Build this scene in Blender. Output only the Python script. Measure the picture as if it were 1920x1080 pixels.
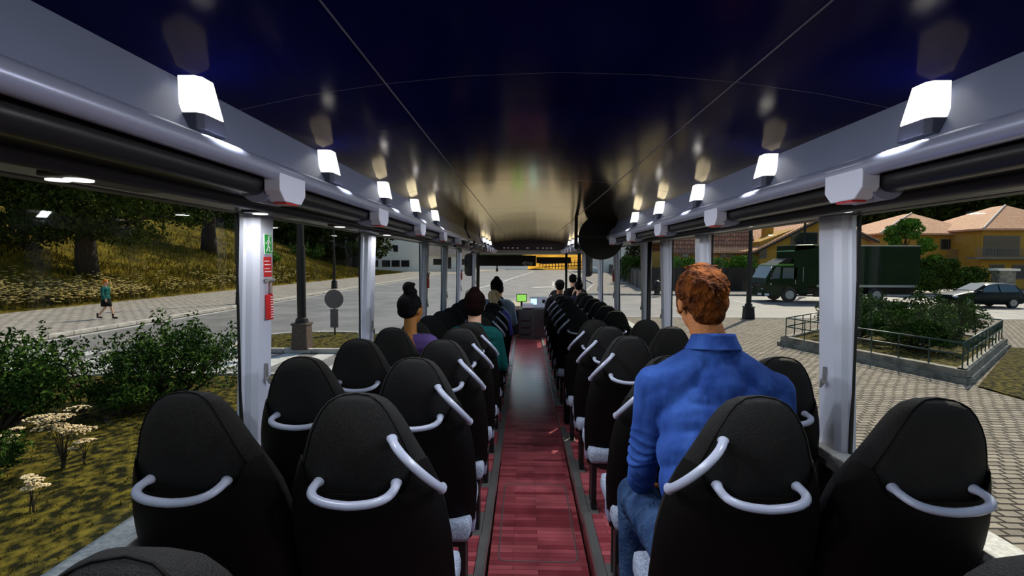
import bpy, bmesh, math, random
import numpy as np
from mathutils import Vector, Matrix, Euler
for o in list(bpy.data.objects): bpy.data.objects.remove(o)
SC = bpy.context.scene; COL = SC.collection
R = math.radians
# ---------------------------------------------------------------- camera
EYE = Vector((-.09, 0, 1.85))
cam_d = bpy.data.cameras.new('camera'); cam_d.lens = 18; cam_d.sensor_width = 36; cam_d.clip_start = .02; cam_d.clip_end = 2000
cam = bpy.data.objects.new('camera', cam_d); COL.objects.link(cam)
cam.location = EYE; SC.camera = cam
cam.rotation_euler = (Matrix.Rotation(R(1.45),3,'Z') @ Matrix.Rotation(R(-3.10),3,'X') @ Matrix.Rotation(R(-.24),3,'Y') @ Matrix.Rotation(R(90),3,'X')).to_euler()
CROT = cam.rotation_euler.to_matrix()
GZ = -.9
def P(px, py, d):                       # the point seen at a pixel at distance d along the bus
    r = CROT @ Vector(((px-960)/960, (540-py)/960, -1)); return EYE + r*(d/r.y)
def G(px, py, z=GZ):                    # the point of the ground seen at a pixel
    r = CROT @ Vector(((px-960)/960, (540-py)/960, -1)); return EYE + r*((z-EYE.z)/r.z)
# ---------------------------------------------------------------- sky, sun, exposure
SUN_DIR = Vector((.56*math.cos(R(44)), .83*math.cos(R(44)), math.sin(R(44)))).normalized()
w = bpy.data.worlds.new('world'); SC.world = w; w.use_nodes = True
nt = w.node_tree; bg = nt.nodes['Background']
sky = nt.nodes.new('ShaderNodeTexSky'); sky.sky_type = 'NISHITA'; sky.sun_disc = False
sky.sun_elevation = R(44); sky.sun_rotation = math.atan2(.56, .83); sky.air_density = 1.3
nt.links.new(sky.outputs[0], bg.inputs[0]); bg.inputs[1].default_value = .10
sd = bpy.data.lights.new('sun', 'SUN'); sd.energy = 3.4; sd.angle = R(.6); sd.color = (1, .90, .72)
so = bpy.data.objects.new('sun', sd); COL.objects.link(so)
so.rotation_euler = SUN_DIR.to_track_quat('Z', 'Y').to_euler(); so.location = (20, 20, 30)
SC.view_settings.view_transform = 'Standard'; SC.view_settings.look = 'None'
SC.view_settings.gamma = 1; SC.view_settings.use_curve_mapping = False
SC.view_settings.exposure = 0.85
SC.cycles.max_bounces = 8; SC.cycles.transparent_max_bounces = 24; SC.cycles.glossy_bounces = 4
SC.cycles.diffuse_bounces = 3; SC.cycles.sample_clamp_indirect = 4; SC.cycles.caustics_reflective = False
SC.cycles.caustics_refractive = False
# ---------------------------------------------------------------- materials
def pm(name, col, rough=.5, metal=0, spec=.5, col2=None, scale=8, detail=4, bump=0, bscale=None, coat=0, emit=None, es=0, stretch=None, lo=.35, hi=.65):
    m = bpy.data.materials.new(name); m.use_nodes = True; n = m.node_tree; b = n.nodes['Principled BSDF']
    b.inputs['Base Color'].default_value = (*col, 1); b.inputs['Roughness'].default_value = rough
    b.inputs['Metallic'].default_value = metal; b.inputs['Specular IOR Level'].default_value = spec
    b.inputs['Coat Weight'].default_value = coat; b.inputs['Coat Roughness'].default_value = .1
    if emit: b.inputs['Emission Color'].default_value = (*emit, 1); b.inputs['Emission Strength'].default_value = es
    tc = n.nodes.new('ShaderNodeTexCoord'); mp = n.nodes.new('ShaderNodeMapping'); n.links.new(tc.outputs['Object'], mp.inputs[0])
    if stretch: mp.inputs['Scale'].default_value = stretch
    if col2 is not None:
        t = n.nodes.new('ShaderNodeTexNoise'); t.inputs['Scale'].default_value = scale; t.inputs['Detail'].default_value = detail
        r = n.nodes.new('ShaderNodeValToRGB'); r.color_ramp.elements[0].color = (*col, 1); r.color_ramp.elements[1].color = (*col2, 1)
        r.color_ramp.elements[0].position = lo; r.color_ramp.elements[1].position = hi
        n.links.new(mp.outputs[0], t.inputs[0]); n.links.new(t.outputs[0], r.inputs[0]); n.links.new(r.outputs[0], b.inputs['Base Color'])
    if bump:
        t = n.nodes.new('ShaderNodeTexNoise'); t.inputs['Scale'].default_value = bscale or scale; t.inputs['Detail'].default_value = 3
        u = n.nodes.new('ShaderNodeBump'); u.inputs['Strength'].default_value = min(1, bump); u.inputs['Distance'].default_value = .01*max(1, bump)
        n.links.new(mp.outputs[0], t.inputs[0]); n.links.new(t.outputs[0], u.inputs['Height']); n.links.new(u.outputs[0], b.inputs['Normal'])
    return m
def brick(name, c1, c2, mortar, bw, rh, ms, rough=.6, bump=.5, distort=0, dscale=3, spec=.5, rot=(0,0,0), off=.5, dist=.01, roughmap=None, sq=1, msm=.1):
    m = pm(name, c1, rough, spec=spec); n = m.node_tree; b = n.nodes['Principled BSDF']
    mp = [x for x in n.nodes if x.type == 'MAPPING'][0]; mp.inputs['Rotation'].default_value = rot
    t = n.nodes.new('ShaderNodeTexBrick'); t.inputs['Scale'].default_value = 1; t.offset = off
    for k, v in (('Color1', c1), ('Color2', c2), ('Mortar', mortar)): t.inputs[k].default_value = (*v, 1)
    t.inputs['Brick Width'].default_value = bw; t.inputs['Row Height'].default_value = rh; t.inputs['Mortar Size'].default_value = ms
    t.inputs['Mortar Smooth'].default_value = msm
    src = mp.outputs[0]
    if distort:
        ns = n.nodes.new('ShaderNodeTexNoise'); ns.inputs['Scale'].default_value = dscale; ns.inputs['Detail'].default_value = 1
        ma = n.nodes.new('ShaderNodeVectorMath'); ma.operation = 'MULTIPLY_ADD'; ma.inputs[1].default_value = (distort,)*3
        n.links.new(src, ns.inputs[0]); n.links.new(ns.outputs['Color'], ma.inputs[0]); n.links.new(src, ma.inputs[2]); src = ma.outputs[0]
    n.links.new(src, t.inputs[0])
    n2 = n.nodes.new('ShaderNodeTexNoise'); n2.inputs['Scale'].default_value = 6; n2.inputs['Detail'].default_value = 5
    n.links.new(mp.outputs[0], n2.inputs[0])
    mx = n.nodes.new('ShaderNodeMix'); mx.data_type = 'RGBA'; mx.blend_type = 'MULTIPLY'; mx.inputs[0].default_value = .5
    n.links.new(t.outputs[0], mx.inputs[6]); n.links.new(n2.outputs[0], mx.inputs[7]); n.links.new(mx.outputs[2], b.inputs['Base Color'])
    if bump:
        u = n.nodes.new('ShaderNodeBump'); u.inputs['Strength'].default_value = bump; u.inputs['Distance'].default_value = dist; u.invert = True
        n.links.new(t.outputs['Fac'], u.inputs['Height']); n.links.new(u.outputs[0], b.inputs['Normal'])
    return m
def glass(name, tint, refl=.5, rough=.02):
    m = bpy.data.materials.new(name); m.use_nodes = True; n = m.node_tree; n.nodes.clear()
    o = n.nodes.new('ShaderNodeOutputMaterial'); t = n.nodes.new('ShaderNodeBsdfTransparent'); g = n.nodes.new('ShaderNodeBsdfGlossy')
    t.inputs[0].default_value = (*tint, 1); g.inputs['Roughness'].default_value = rough
    f = n.nodes.new('ShaderNodeFresnel'); f.inputs[0].default_value = 1.4
    mu = n.nodes.new('ShaderNodeMath'); mu.operation = 'MULTIPLY'; mu.inputs[1].default_value = refl
    x = n.nodes.new('ShaderNodeMixShader'); n.links.new(f.outputs[0], mu.inputs[0]); n.links.new(mu.outputs[0], x.inputs[0])
    n.links.new(t.outputs[0], x.inputs[1]); n.links.new(g.outputs[0], x.inputs[2]); n.links.new(x.outputs[0], o.inputs[0])
    return m
M = {}
M['black'] = pm('black_plastic', (.006,.0055,.0055), .5, spec=.3)
M['shell'] = pm('seat_shell_plastic', (.0028,.0022,.0022), .6, spec=.1)
M['leather'] = pm('grained_leather', (.007,.0066,.0062), .6, spec=.25, bump=.8, bscale=420)
M['fabric'] = pm('blue_grey_speckled_fabric', (.16,.2,.30), .9, col2=(.42,.47,.58), scale=130, bump=.5, bscale=300)
M['handle'] = pm('light_grey_plastic', (.33,.355,.46), .28)
M['pillar'] = pm('pale_grey_pillar_trim', (.48,.51,.62), .38)
M['sill'] = pm('speckled_sill', (.30,.31,.30), .6, col2=(.50,.51,.48), scale=60)
M['side'] = pm('dark_grey_side_panel', (.03,.032,.04), .5)
M['metal'] = pm('brushed_aluminium', (.30,.30,.29), .38, .7)
M['darkmetal'] = pm('dark_frame_metal', (.012,.012,.013), .4, .3)
M['rack_tube'] = pm('rack_tube_metal', (.42,.45,.60), .28, .45)
M['rack_under'] = pm('rack_gloss_underside', (.014,.014,.015), .3, spec=.35)
M['valance'] = pm('rack_valance', (.22,.245,.35), .4)
def ceiling_mat():
    m = bpy.data.materials.new('ceiling_gloss'); m.use_nodes = True; n = m.node_tree; n.nodes.clear()
    o = n.nodes.new('ShaderNodeOutputMaterial'); d = n.nodes.new('ShaderNodeBsdfDiffuse'); d.inputs[0].default_value = (.003,.004,.06,1)
    g = n.nodes.new('ShaderNodeBsdfAnisotropic'); g.inputs[0].default_value = (1,.84,.54,1); g.inputs['Roughness'].default_value = .14
    lw = n.nodes.new('ShaderNodeLayerWeight'); lw.inputs[0].default_value = .5; cr = n.nodes.new('ShaderNodeValToRGB'); e = cr.color_ramp.elements; e[0].position = .45; e[0].color = (.006,)*3+(1,); e[1].position = .93; e[1].color = (1,1,1,1)
    for ps_, v_ in ((.62,.015),(.72,.045),(.785,.25),(.85,.88)): q_ = e.new(ps_); q_.color = (v_,)*3+(1,)
    n.links.new(lw.outputs['Facing'], cr.inputs[0])
    x = n.nodes.new('ShaderNodeMixShader'); n.links.new(cr.outputs[0], x.inputs[0]); n.links.new(d.outputs[0], x.inputs[1]); n.links.new(g.outputs[0], x.inputs[2]); n.links.new(x.outputs[0], o.inputs[0])
    t = n.nodes.new('ShaderNodeTexNoise'); t.inputs['Scale'].default_value = 1.2; tc = n.nodes.new('ShaderNodeTexCoord'); u = n.nodes.new('ShaderNodeBump'); u.inputs['Strength'].default_value = .25; u.inputs['Distance'].default_value = .01
    n.links.new(tc.outputs['Object'], t.inputs[0]); n.links.new(t.outputs[0], u.inputs['Height']); n.links.new(u.outputs[0], g.inputs['Normal'])
    return m
M['ceiling'] = ceiling_mat()
M['unit'] = pm('service_unit_plastic', (.72,.74,.88), .4)
M['unit_dark'] = pm('blue_grey_plastic', (.22,.23,.34), .4)
M['lamp'] = pm('lamp_diffuser', (.8,.8,.78), .5, emit=(1,.98,.93), es=.62)
M['lamp_base'] = pm('lamp_base', (.10,.105,.15), .4)
M['red'] = pm('red_plastic', (.5,.008,.01), .35)
M['green'] = pm('green_sign', (.0,.28,.03), .4)
M['white'] = pm('white_paint', (.75,.76,.76), .5)
M['window'] = glass('window_glass', (.86,.87,.86), .03)
M['windshield'] = glass('windshield_glass', (.95,.95,.93), .15)
M['floor'] = brick('red_parquet_vinyl', (.72,.17,.20), (.34,.05,.07), (.02,.002,.003), .42, .045, .0012, rough=.22, bump=.15, dist=.001, spec=.7, off=.37); M['floor'].node_tree.nodes['Principled BSDF'].inputs['Coat Weight'].default_value = .8; M['floor'].node_tree.nodes['Principled BSDF'].inputs['Coat Roughness'].default_value = .32
M['asphalt'] = pm('asphalt', (.13,.125,.118), .52, col2=(.205,.195,.185), scale=.6, detail=12, bump=.4, bscale=40)
M['asphalt'].node_tree.nodes['Principled BSDF'].inputs['Specular IOR Level'].default_value = .3
M['paint'] = pm('road_paint', (.36,.36,.35), .8, col2=(.50,.50,.48), scale=5)
M['cobble'] = brick('beige_cobbles', (.42,.36,.28), (.27,.23,.18), (.022,.017,.010), .22, .14, .020, rough=.85, bump=.9, distort=.10, dscale=1.6, spec=.2, dist=.03, msm=.6)
M['walk'] = brick('sidewalk_cobbles', (.46,.42,.37), (.34,.31,.27), (.10,.09,.08), .5, .3, .03, rough=.9, bump=.6, distort=.3, dscale=.9, spec=.2)
M['kerb'] = pm('kerb_stone', (.30,.28,.25), .9, col2=(.46,.44,.40), scale=3)
M['grass'] = pm('mown_grass', (.008,.009,.0015), .95, spec=.1, col2=(.15,.12,.014), scale=7, detail=12, bump=1, bscale=30, stretch=(1.3,1,1), lo=.42, hi=.70)
M['meadow'] = pm('meadow_ground', (.04,.034,.005), .95, spec=.05, col2=(.14,.105,.012), scale=.7, detail=9, bump=.9, bscale=5)
M['blade'] = pm('meadow_blades', (.05,.047,.007), .9, spec=.05, col2=(.21,.155,.018), scale=.35, detail=3)
M['leaf'] = pm('bush_leaves', (.013,.034,.006), .95, spec=.03, col2=(.065,.12,.02), scale=3)
M['leaf_dark'] = pm('tree_leaves', (.010,.020,.004), .95, spec=.03, col2=(.045,.062,.010), scale=.7)
M['leaf_bright'] = pm('hedge_leaves', (.05,.12,.012), .95, spec=.05, col2=(.12,.24,.03), scale=1.5)
M['bark'] = pm('bark', (.016,.011,.007), .9, col2=(.045,.03,.02), scale=9, bump=1, bscale=14, stretch=(1,1,.25))
M['twig'] = pm('twig', (.04,.028,.015), .9)
M['umbel'] = pm('umbel_cream', (.55,.38,.18), .8, col2=(.85,.72,.45), scale=50)
M['umbel_far'] = pm('umbel_yellow', (.42,.33,.10), .8)
M['iron'] = pm('black_iron', (.012,.010,.009), .5, .4)
M['lampfoot'] = pm('rusty_lamp_foot', (.05,.032,.022), .7, col2=(.09,.06,.045), scale=20)
M['railing'] = pm('green_railing_paint', (.015,.05,.035), .4)
M['concrete'] = pm('weathered_concrete', (.16,.145,.115), .9, col2=(.34,.31,.24), scale=4, detail=8, bump=.7, bscale=25)
M['signback'] = pm('sign_back_metal', (.13,.11,.11), .5, .3)
M['orange'] = pm('ochre_render', (.42,.22,.025), .9, col2=(.48,.26,.035), scale=1.5)
M['roof'] = brick('terracotta_tiles', (.92,.50,.27), (.80,.38,.18), (.5,.22,.11), .3, .35, .03, rough=.8, bump=.6, dist=.04)
M['roof_brown'] = brick('brown_tiles', (.66,.25,.11), (.42,.15,.07), (.12,.05,.03), .3, .35, .04, rough=.7, bump=.8, dist=.05)
M['ridge'] = pm('ridge_cap', (.70,.62,.55), .8)
M['frame'] = pm('window_frame_grey', (.13,.12,.12), .5)
M['dark_glass'] = pm('dark_window_glass', (.02,.022,.028), .08, spec=.6)
M['whitewall'] = pm('pale_render', (.95,.88,.76), .9, col2=(1,.94,.83), scale=.3)
M['slate'] = pm('dark_slate', (.05,.045,.045), .8, col2=(.09,.08,.08), scale=2, bump=.5)
M['darkwood'] = pm('dark_fence_wood', (.018,.013,.010), .8, col2=(.035,.026,.02), scale=3, stretch=(6,6,.3))
M['greywood'] = pm('grey_fence', (.075,.068,.062), .8, col2=(.11,.10,.095), scale=3)
M['balcony'] = pm('balcony_metal', (.16,.15,.15), .5)
M['truck'] = pm('truck_green', (.003,.017,.003), .45, spec=.12)
M['truck_light'] = pm('truck_light_green', (.06,.22,.015), .35)
M['rubber'] = pm('rubber', (.008,.008,.008), .8)
M['alloy'] = pm('alloy_wheel', (.35,.35,.36), .35, .6)
M['car'] = pm('car_black_teal', (.004,.009,.011), .25, spec=.15)
M['car_glass'] = pm('car_glass', (.03,.07,.09), .05, spec=.9)
M['headlight'] = pm('headlight_lens', (.7,.75,.8), .1)
M['hill'] = pm('wooded_hill', (.008,.014,.004), .95, spec=0, col2=(.035,.042,.010), scale=.12, detail=10, bump=1, bscale=.5)
M['ochre_hill'] = pm('ochre_field', (.50,.22,.012), .95, spec=.05, col2=(.75,.40,.03), scale=.25, detail=6)
M['rock'] = pm('rock', (.10,.095,.09), .9, col2=(.22,.21,.2), scale=1.5, bump=1)
# ---------------------------------------------------------------- mesh builder
class MB:
    def __init__(s): s.v = []; s.f = []
    def add(s, vs, fs, mtx=None):
        n = len(s.v); s.v += [tuple(mtx @ Vector(v)) if mtx else tuple(v) for v in vs]; s.f += [tuple(i+n for i in f) for f in fs]; return s
    def box(s, c, d, rot=None, ch=0, taper=None):
        hx, hy, hz = d[0]/2, d[1]/2, d[2]/2
        if ch:
            bm = bmesh.new(); bmesh.ops.create_cube(bm, size=1)
            bmesh.ops.scale(bm, vec=d, verts=bm.verts); bmesh.ops.bevel(bm, geom=bm.edges[:], offset=ch, segments=2, profile=.6, affect='EDGES')
            vs = [tuple(v.co) for v in bm.verts]; bm.verts.index_update(); fs = [tuple(v.index for v in f.verts) for f in bm.faces]; bm.free()
        else:
            vs = [(x,y,z) for z in (-hz,hz) for y in (-hy,hy) for x in (-hx,hx)]
            fs = [(0,2,3,1),(4,5,7,6),(0,1,5,4),(2,6,7,3),(0,4,6,2),(1,3,7,5)]
        if taper: vs = [(x*(1+(taper-1)*(z/hz+1)/2), y*(1+(taper-1)*(z/hz+1)/2), z) for x,y,z in vs]
        m = Matrix.Translation(c) @ (Euler(rot).to_matrix().to_4x4() if rot else Matrix())
        return s.add(vs, fs, m)
    def tube(s, pts, r, n=10, cap=True, flat=None):
        pts = [Vector(p) for p in pts]; rs = r if isinstance(r, (list, tuple)) else [r]*len(pts)
        vs = []; up = Vector((0,0,1)); prev = None
        for i, p in enumerate(pts):
            t = (pts[min(i+1, len(pts)-1)] - pts[max(i-1, 0)]).normalized()
            if prev is None:
                a = t.cross(up if abs(t.z) < .9 else Vector((1,0,0))).normalized()
            else:
                a = (prev - t*prev.dot(t)).normalized()
            prev = a; b = t.cross(a)
            for k in range(n):
                q = 2*math.pi*k/n; vs.append(p + (a*math.cos(q) + b*math.sin(q)*(flat or 1))*rs[i])
        fs = [(i*n+k, i*n+(k+1)%n, (i+1)*n+(k+1)%n, (i+1)*n+k) for i in range(len(pts)-1) for k in range(n)]
        if cap: fs += [tuple(range(n))[::-1], tuple((len(pts)-1)*n+k for k in range(n))]
        return s.add(vs, fs)
    def prism(s, poly, axis, a, b):          # polygon in the two other axes, extruded along axis from a to b
        n = len(poly)
        def pt(p, t):
            return {'x': (t, p[0], p[1]), 'y': (p[0], t, p[1]), 'z': (p[0], p[1], t)}[axis]
        vs = [pt(p, a) for p in poly] + [pt(p, b) for p in poly]
        fs = [tuple(range(n))[::-1], tuple(range(n, 2*n))] + [(i, (i+1) % n, n+(i+1) % n, n+i) for i in range(n)]
        return s.add(vs, fs)
    def loft(s, rings, cap=True):
        n = len(rings[0]); vs = [p for r in rings for p in r]
        fs = [(i*n+k, i*n+(k+1)%n, (i+1)*n+(k+1)%n, (i+1)*n+k) for i in range(len(rings)-1) for k in range(n)]
        if cap: fs += [tuple(range(n))[::-1], tuple((len(rings)-1)*n+k for k in range(n))]
        return s.add(vs, fs)
    def ball(s, c, r, seg=16, rings=10, rot=None):
        r = r if isinstance(r, (tuple, list, Vector)) else (r, r, r)
        vs = [(0,0,1)]; 
        for i in range(1, rings):
            a = math.pi*i/rings
            for k in range(seg): q = 2*math.pi*k/seg; vs.append((math.sin(a)*math.cos(q), math.sin(a)*math.sin(q), math.cos(a)))
        vs.append((0,0,-1)); fs = [(0, 1+k, 1+(k+1)%seg) for k in range(seg)]
        for i in range(rings-2):
            for k in range(seg): a = 1+i*seg; fs.append((a+k, a+seg+k, a+seg+(k+1)%seg, a+(k+1)%seg))
        l = len(vs)-1; a = 1+(rings-2)*seg; fs += [(l, a+(k+1)%seg, a+k) for k in range(seg)]
        m = Matrix.Translation(c) @ (Euler(rot).to_matrix().to_4x4() if rot else Matrix()) @ Matrix.Diagonal((*r, 1))
        return s.add(vs, fs, m)
    def build(s, name, mat, parent=None, smooth=False, loc=None, bevel=0, auto=None):
        me = bpy.data.meshes.new(name); me.from_pydata(s.v, [], s.f); me.update()
        o = bpy.data.objects.new(name, me); COL.objects.link(o); me.materials.append(M[mat] if isinstance(mat, str) else mat)
        if loc: o.location = loc
        if parent: o.parent = parent
        if smooth or auto:
            me.polygons.foreach_set('use_smooth', [True]*len(me.polygons))
            if auto: me.set_sharp_from_angle(angle=R(auto))
        if bevel:
            b = o.modifiers.new('bevel', 'BEVEL'); b.width = bevel; b.segments = 2; b.limit_method = 'ANGLE'
        return o
def tag(o, label=None, cat=None, group=None, kind=None):
    if label: o['label'] = label
    if cat: o['category'] = cat
    if group: o['group'] = group
    if kind: o['kind'] = kind
    return o
def empty(name, loc, label=None, cat=None, group=None, rz=0):
    o = bpy.data.objects.new(name, None); COL.objects.link(o); o.location = loc; o.rotation_euler.z = rz; o.empty_display_size = .1
    return tag(o, label, cat, group)
def struct(o): o['kind'] = 'structure'; return o
def copy_tree(o, loc=None, parent=None, label=None, group=None):
    c = o.copy(); COL.objects.link(c); c.parent = parent
    if loc is not None: c.location = loc
    if label: c['label'] = label
    if group: c['group'] = group
    for ch in list(o.children): copy_tree(ch, parent=c)
    return c
ORD = ['zeroth','nearest','second','third','fourth','fifth','sixth','seventh','eighth','ninth','tenth','eleventh','twelfth','thirteenth']
# ================================================================ THE BUS SHELL
FRONT = 13.3; REAR = -.75
struct(MB().prism([(-.30,-.06),(.30,-.06),(.30,0),(-.30,0)], 'y', REAR, 12.6).build('floor', 'floor'))
ROWS_L = [.53, 1.34, 2.07, 2.80, 3.53, 4.26, 4.99, 5.72, 6.45, 7.18, 7.91, 8.64]
ROWS_R = [.55, 1.36, 2.20, 3.10, 3.85, 4.65, 6.2, 6.9, 7.55, 8.25, 9.0, 9.75, 10.5]
def top_z(y): return 1.85 + float(np.interp(y, [.6,1.34,2.1,2.8,3.5,4.3,5,5.7,6.2,20], [-.345,-.367,-.41,-.445,-.475,-.525,-.55,-.575,-.605,-.61]))
SEAT_TOP = 1.23
def pod_z(y): return top_z(y) - SEAT_TOP
for s, rows, nm in ((-1, ROWS_L, 'left'), (1, ROWS_R, 'right')):
    fl = MB(); tr = MB(); ris = MB()
    ys = [REAR] + [y+.16 for y in rows[1:]] + [12.5]
    for i in range(len(ys)-1):
        z = pod_z(rows[i]); a, b = ys[i], ys[i+1]
        if s == 1 and 5.3 < a+.6 and rows[i] == 4.65: b0 = b; b = 5.35; fl.box((s*.79, (5.35+b0)/2, .01), (.96, b0-5.35, .03))
        fl.box((s*.80, (a+b)/2, z-.02), (.98, b-a, .04))
        fl.box((s*.80, (a+b)/2, (z-.04-.06)/2), (.96, b-a, z-.04+.06+.001))
        tr.box((s*.322, (a+b)/2, z+.004), (.05, b-a-.006, .012))
        tr.box((s*.299, (a+b)/2, z-.012), (.006, b-a-.006, .05))
        tr.box((s*.355, a+.01, z+.006), (.10, .018, .016)); tr.tube([(s*.318, a+.05, z), (s*.318, a+.05, z+.016)], .008, 8)
    struct(fl.build('floor_podium_'+nm, 'floor')); struct(tr.build('trim_1' if s < 0 else 'trim_2', 'metal'))
# rounded hatch outline in the aisle
def rrect(cx, cy, w, h, r, n=5):
    out = []
    for (sx, sy, a0) in ((1,1,0), (-1,1,90), (-1,-1,180), (1,-1,270)):
        for k in range(n+1):
            a = R(a0+90*k/n); out.append((cx+sx*(w/2-r)+r*math.cos(a), cy+sy*(h/2-r)+r*math.sin(a)))
    return out
h = empty('floor_hatch', (0, 3.6, 0), 'rounded rectangular floor hatch rim in the red aisle', 'floor hatch')
ring = rrect(0, 0, .5, 1.1, .05); ring2 = rrect(0, 0, .484, 1.084, .045); n = len(ring)
mb = MB(); mb.add([(x,y,.003) for x,y in ring]+[(x,y,.003) for x,y in ring2]+[(x,y,-.004) for x,y in ring]+[(x,y,-.004) for x,y in ring2],
       [(i,(i+1)%n,n+(i+1)%n,n+i) for i in range(n)]+[(i,2*n+i,2*n+(i+1)%n,(i+1)%n) for i in range(n)]+[(n+i,n+(i+1)%n,3*n+(i+1)%n,3*n+i) for i in range(n)])
mb.build('hatch_rim', 'metal', h); 
# side walls, sills
for s, nm in ((-1,'left'), (1,'right')):
    mb = MB().box((s*1.33, (FRONT+REAR)/2, .15), (.08, FRONT-REAR, 1.64))
    mb.box((s*1.345, (FRONT+REAR)/2, 2.17), (.06, FRONT-REAR, .24))
    struct(mb.build('wall_'+nm, 'side', bevel=.004))
    sl = MB().box((s*1.325, (FRONT+REAR)/2, .985), (.12, FRONT-REAR, .035)); 
    struct(sl.build('trim_3' if s < 0 else 'trim_4', 'sill', bevel=.006))
    k = MB().box((s*1.262, (FRONT+REAR)/2, .955), (.012, FRONT-REAR, .03))
    struct(k.build('trim_5' if s < 0 else 'trim_6', 'metal'))
# ceiling: gentle dome with panel seams
def ceil_z(x): return float(np.interp(abs(x), [0,.25,.474,.7,.885,1.3], [2.36,2.352,2.332,2.30,2.262,2.262]))
mb = MB(); xs = [-1.38,-.885,-.8,-.7,-.6,-.474,-.35,-.25,-.12,0,.12,.25,.35,.474,.6,.7,.8,.885,1.38]
mb.loft([[(x, y, ceil_z(x)) for x in xs]+[(1.38,y,2.5),(-1.38,y,2.5)] for y in (REAR, FRONT-.2)])
struct(mb.build('ceiling', 'ceiling', auto=30))
seam = MB()
for x in (-.474, .474): seam.box((x, 6.2, ceil_z(x)-.0005), (.0035, 13.4, .003))
for y in (1.42, 3.25, 4.9, 6.5, 8.1, 9.7, 11.3):
    for i in range(1, len(xs)-2):
        a, b = xs[i], xs[i+1]; za, zb = ceil_z(a), ceil_z(b)
        seam.add([(a,y-.0015,za-.001),(b,y-.0015,zb-.001),(b,y+.0015,zb-.001),(a,y+.0015,za-.001)], [(0,1,2,3)])
struct(seam.build('trim_7', 'lamp_base'))
# rear wall with a window
rw = MB().box((0, REAR-.03, .2), (2.76, .06, 1.74)).box((0, REAR-.03, 2.3), (2.76,.06,.35)).box((-1.25, REAR-.03, 1.6), (.26,.06,1.1)).box((1.25, REAR-.03, 1.6), (.26,.06,1.1))
struct(rw.build('wall_rear', 'side'))
struct(MB().box((0, REAR-.03, 1.6), (2.24, .008, 1.08)).build('window_1', 'window'))
# pillars and side windows
PIL_L = [2.225, 3.88, 6.12, 7.70, 9.42, 12.2]; PIL_R = [2.265, 4.00, 5.06, 5.95, 7.83, 9.55, 12.2]
tn = 8
for s, ps in ((-1, PIL_L), (1, PIL_R)):
    for y in ps:
        xi, xo = 1.275, 1.345
        # chamfered section, a shallow recess on the rear face, leaning in a little at the head
        sec = [(xo, -.01), (xi+.052, -.01), (xi+.045, .004), (xi+.030, .008), (xi+.020, .012), (xi, .035), (xi, .148), (xo, .148)]
        rings = []
        for z, dx in ((.99, .03), (1.3, .018), (1.65, .006), (1.95, -.006), (2.12, -.012)):
            rings.append([(s*(x+dx), y+yy, z) for x, yy in sec])
        struct(MB().loft(rings).build('trim_%d' % tn, 'pillar', auto=20)); tn += 1
        struct(MB().box((s*1.352, y-.006, 1.55), (.012, .012, 1.12)).box((s*1.352, y+.155, 1.55), (.010,.010,1.12)).build('trim_%d' % tn, 'black')); tn += 1
        # small coat hook on the aisle face
        hx = s*1.285
        hk = MB().prism([(y+.075, 1.30), (y+.105, 1.27), (y+.10, 1.30), (y+.092, 1.315)], 'x', hx-s*.01-.006, hx-s*.01+.006).box((hx-s*.004, y+.088, 1.335), (.012,.008,.07))
        tag(hk.build('coat_hook', 'metal'), ('small grey coat hook on the %s window pillar of the %s side' % (ORD[ps.index(y)+1], 'left' if s < 0 else 'right')), 'coat hook', 'coat hooks on the window pillars')
wn = 2
for s, ps in ((-1, PIL_L), (1, PIL_R)):
    e = [REAR] + [p+.07 for p in ps] + [FRONT-.02]
    for i in range(len(e)-1):
        struct(MB().box((s*1.368, (e[i]+e[i+1])/2, 1.53), (.006, e[i+1]-e[i]-.01, 1.10)).build('window_%d' % wn, 'window')); wn += 1
# front: header, windshield, pillars
hd = MB().prism([(12.9,2.262),(12.95,2.10),(13.12,2.02),(13.3,2.0),(13.3,2.40),(12.9,2.40)], 'x', -1.36, 1.36)
struct(hd.build('wall_front', pm('front_header', (.06,.062,.085), .45), bevel=.01))
for k, x in enumerate((-.62,-.52,-.40,-.28,-.03,.22,.36,.46,.56)):
    o = MB().box((x, 12.925, 2.16-.0*abs(x)), (.045 if k != 4 else .06, .012, .012)).build('indicator_lamp', pm('indicator_white', (.9,.9,.9), .4, emit=(1,1,1), es=.12) if k == 0 else bpy.data.materials['indicator_white'])
    tag(o, 'tiny white indicator in the row on the front header panel', 'indicator lamp', 'indicator lamps on the header')
struct(MB().box((0, 13.25, 1.35), (2.5, .012, 1.32)).build('window_%d' % wn, 'windshield'))
struct(MB().box((0, 13.25, .2), (2.7, .08, 1.0)).box((0,13.16,.5),(2.6,.10,.05)).build('wall_dash', 'side', bevel=.02))
for s in (-1, 1):
    struct(MB().tube([(s*1.31, 13.2, .6), (s*1.30, 13.2, 2.1)], .045, 12).build('trim_%d' % tn, 'black')); tn += 1
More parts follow.
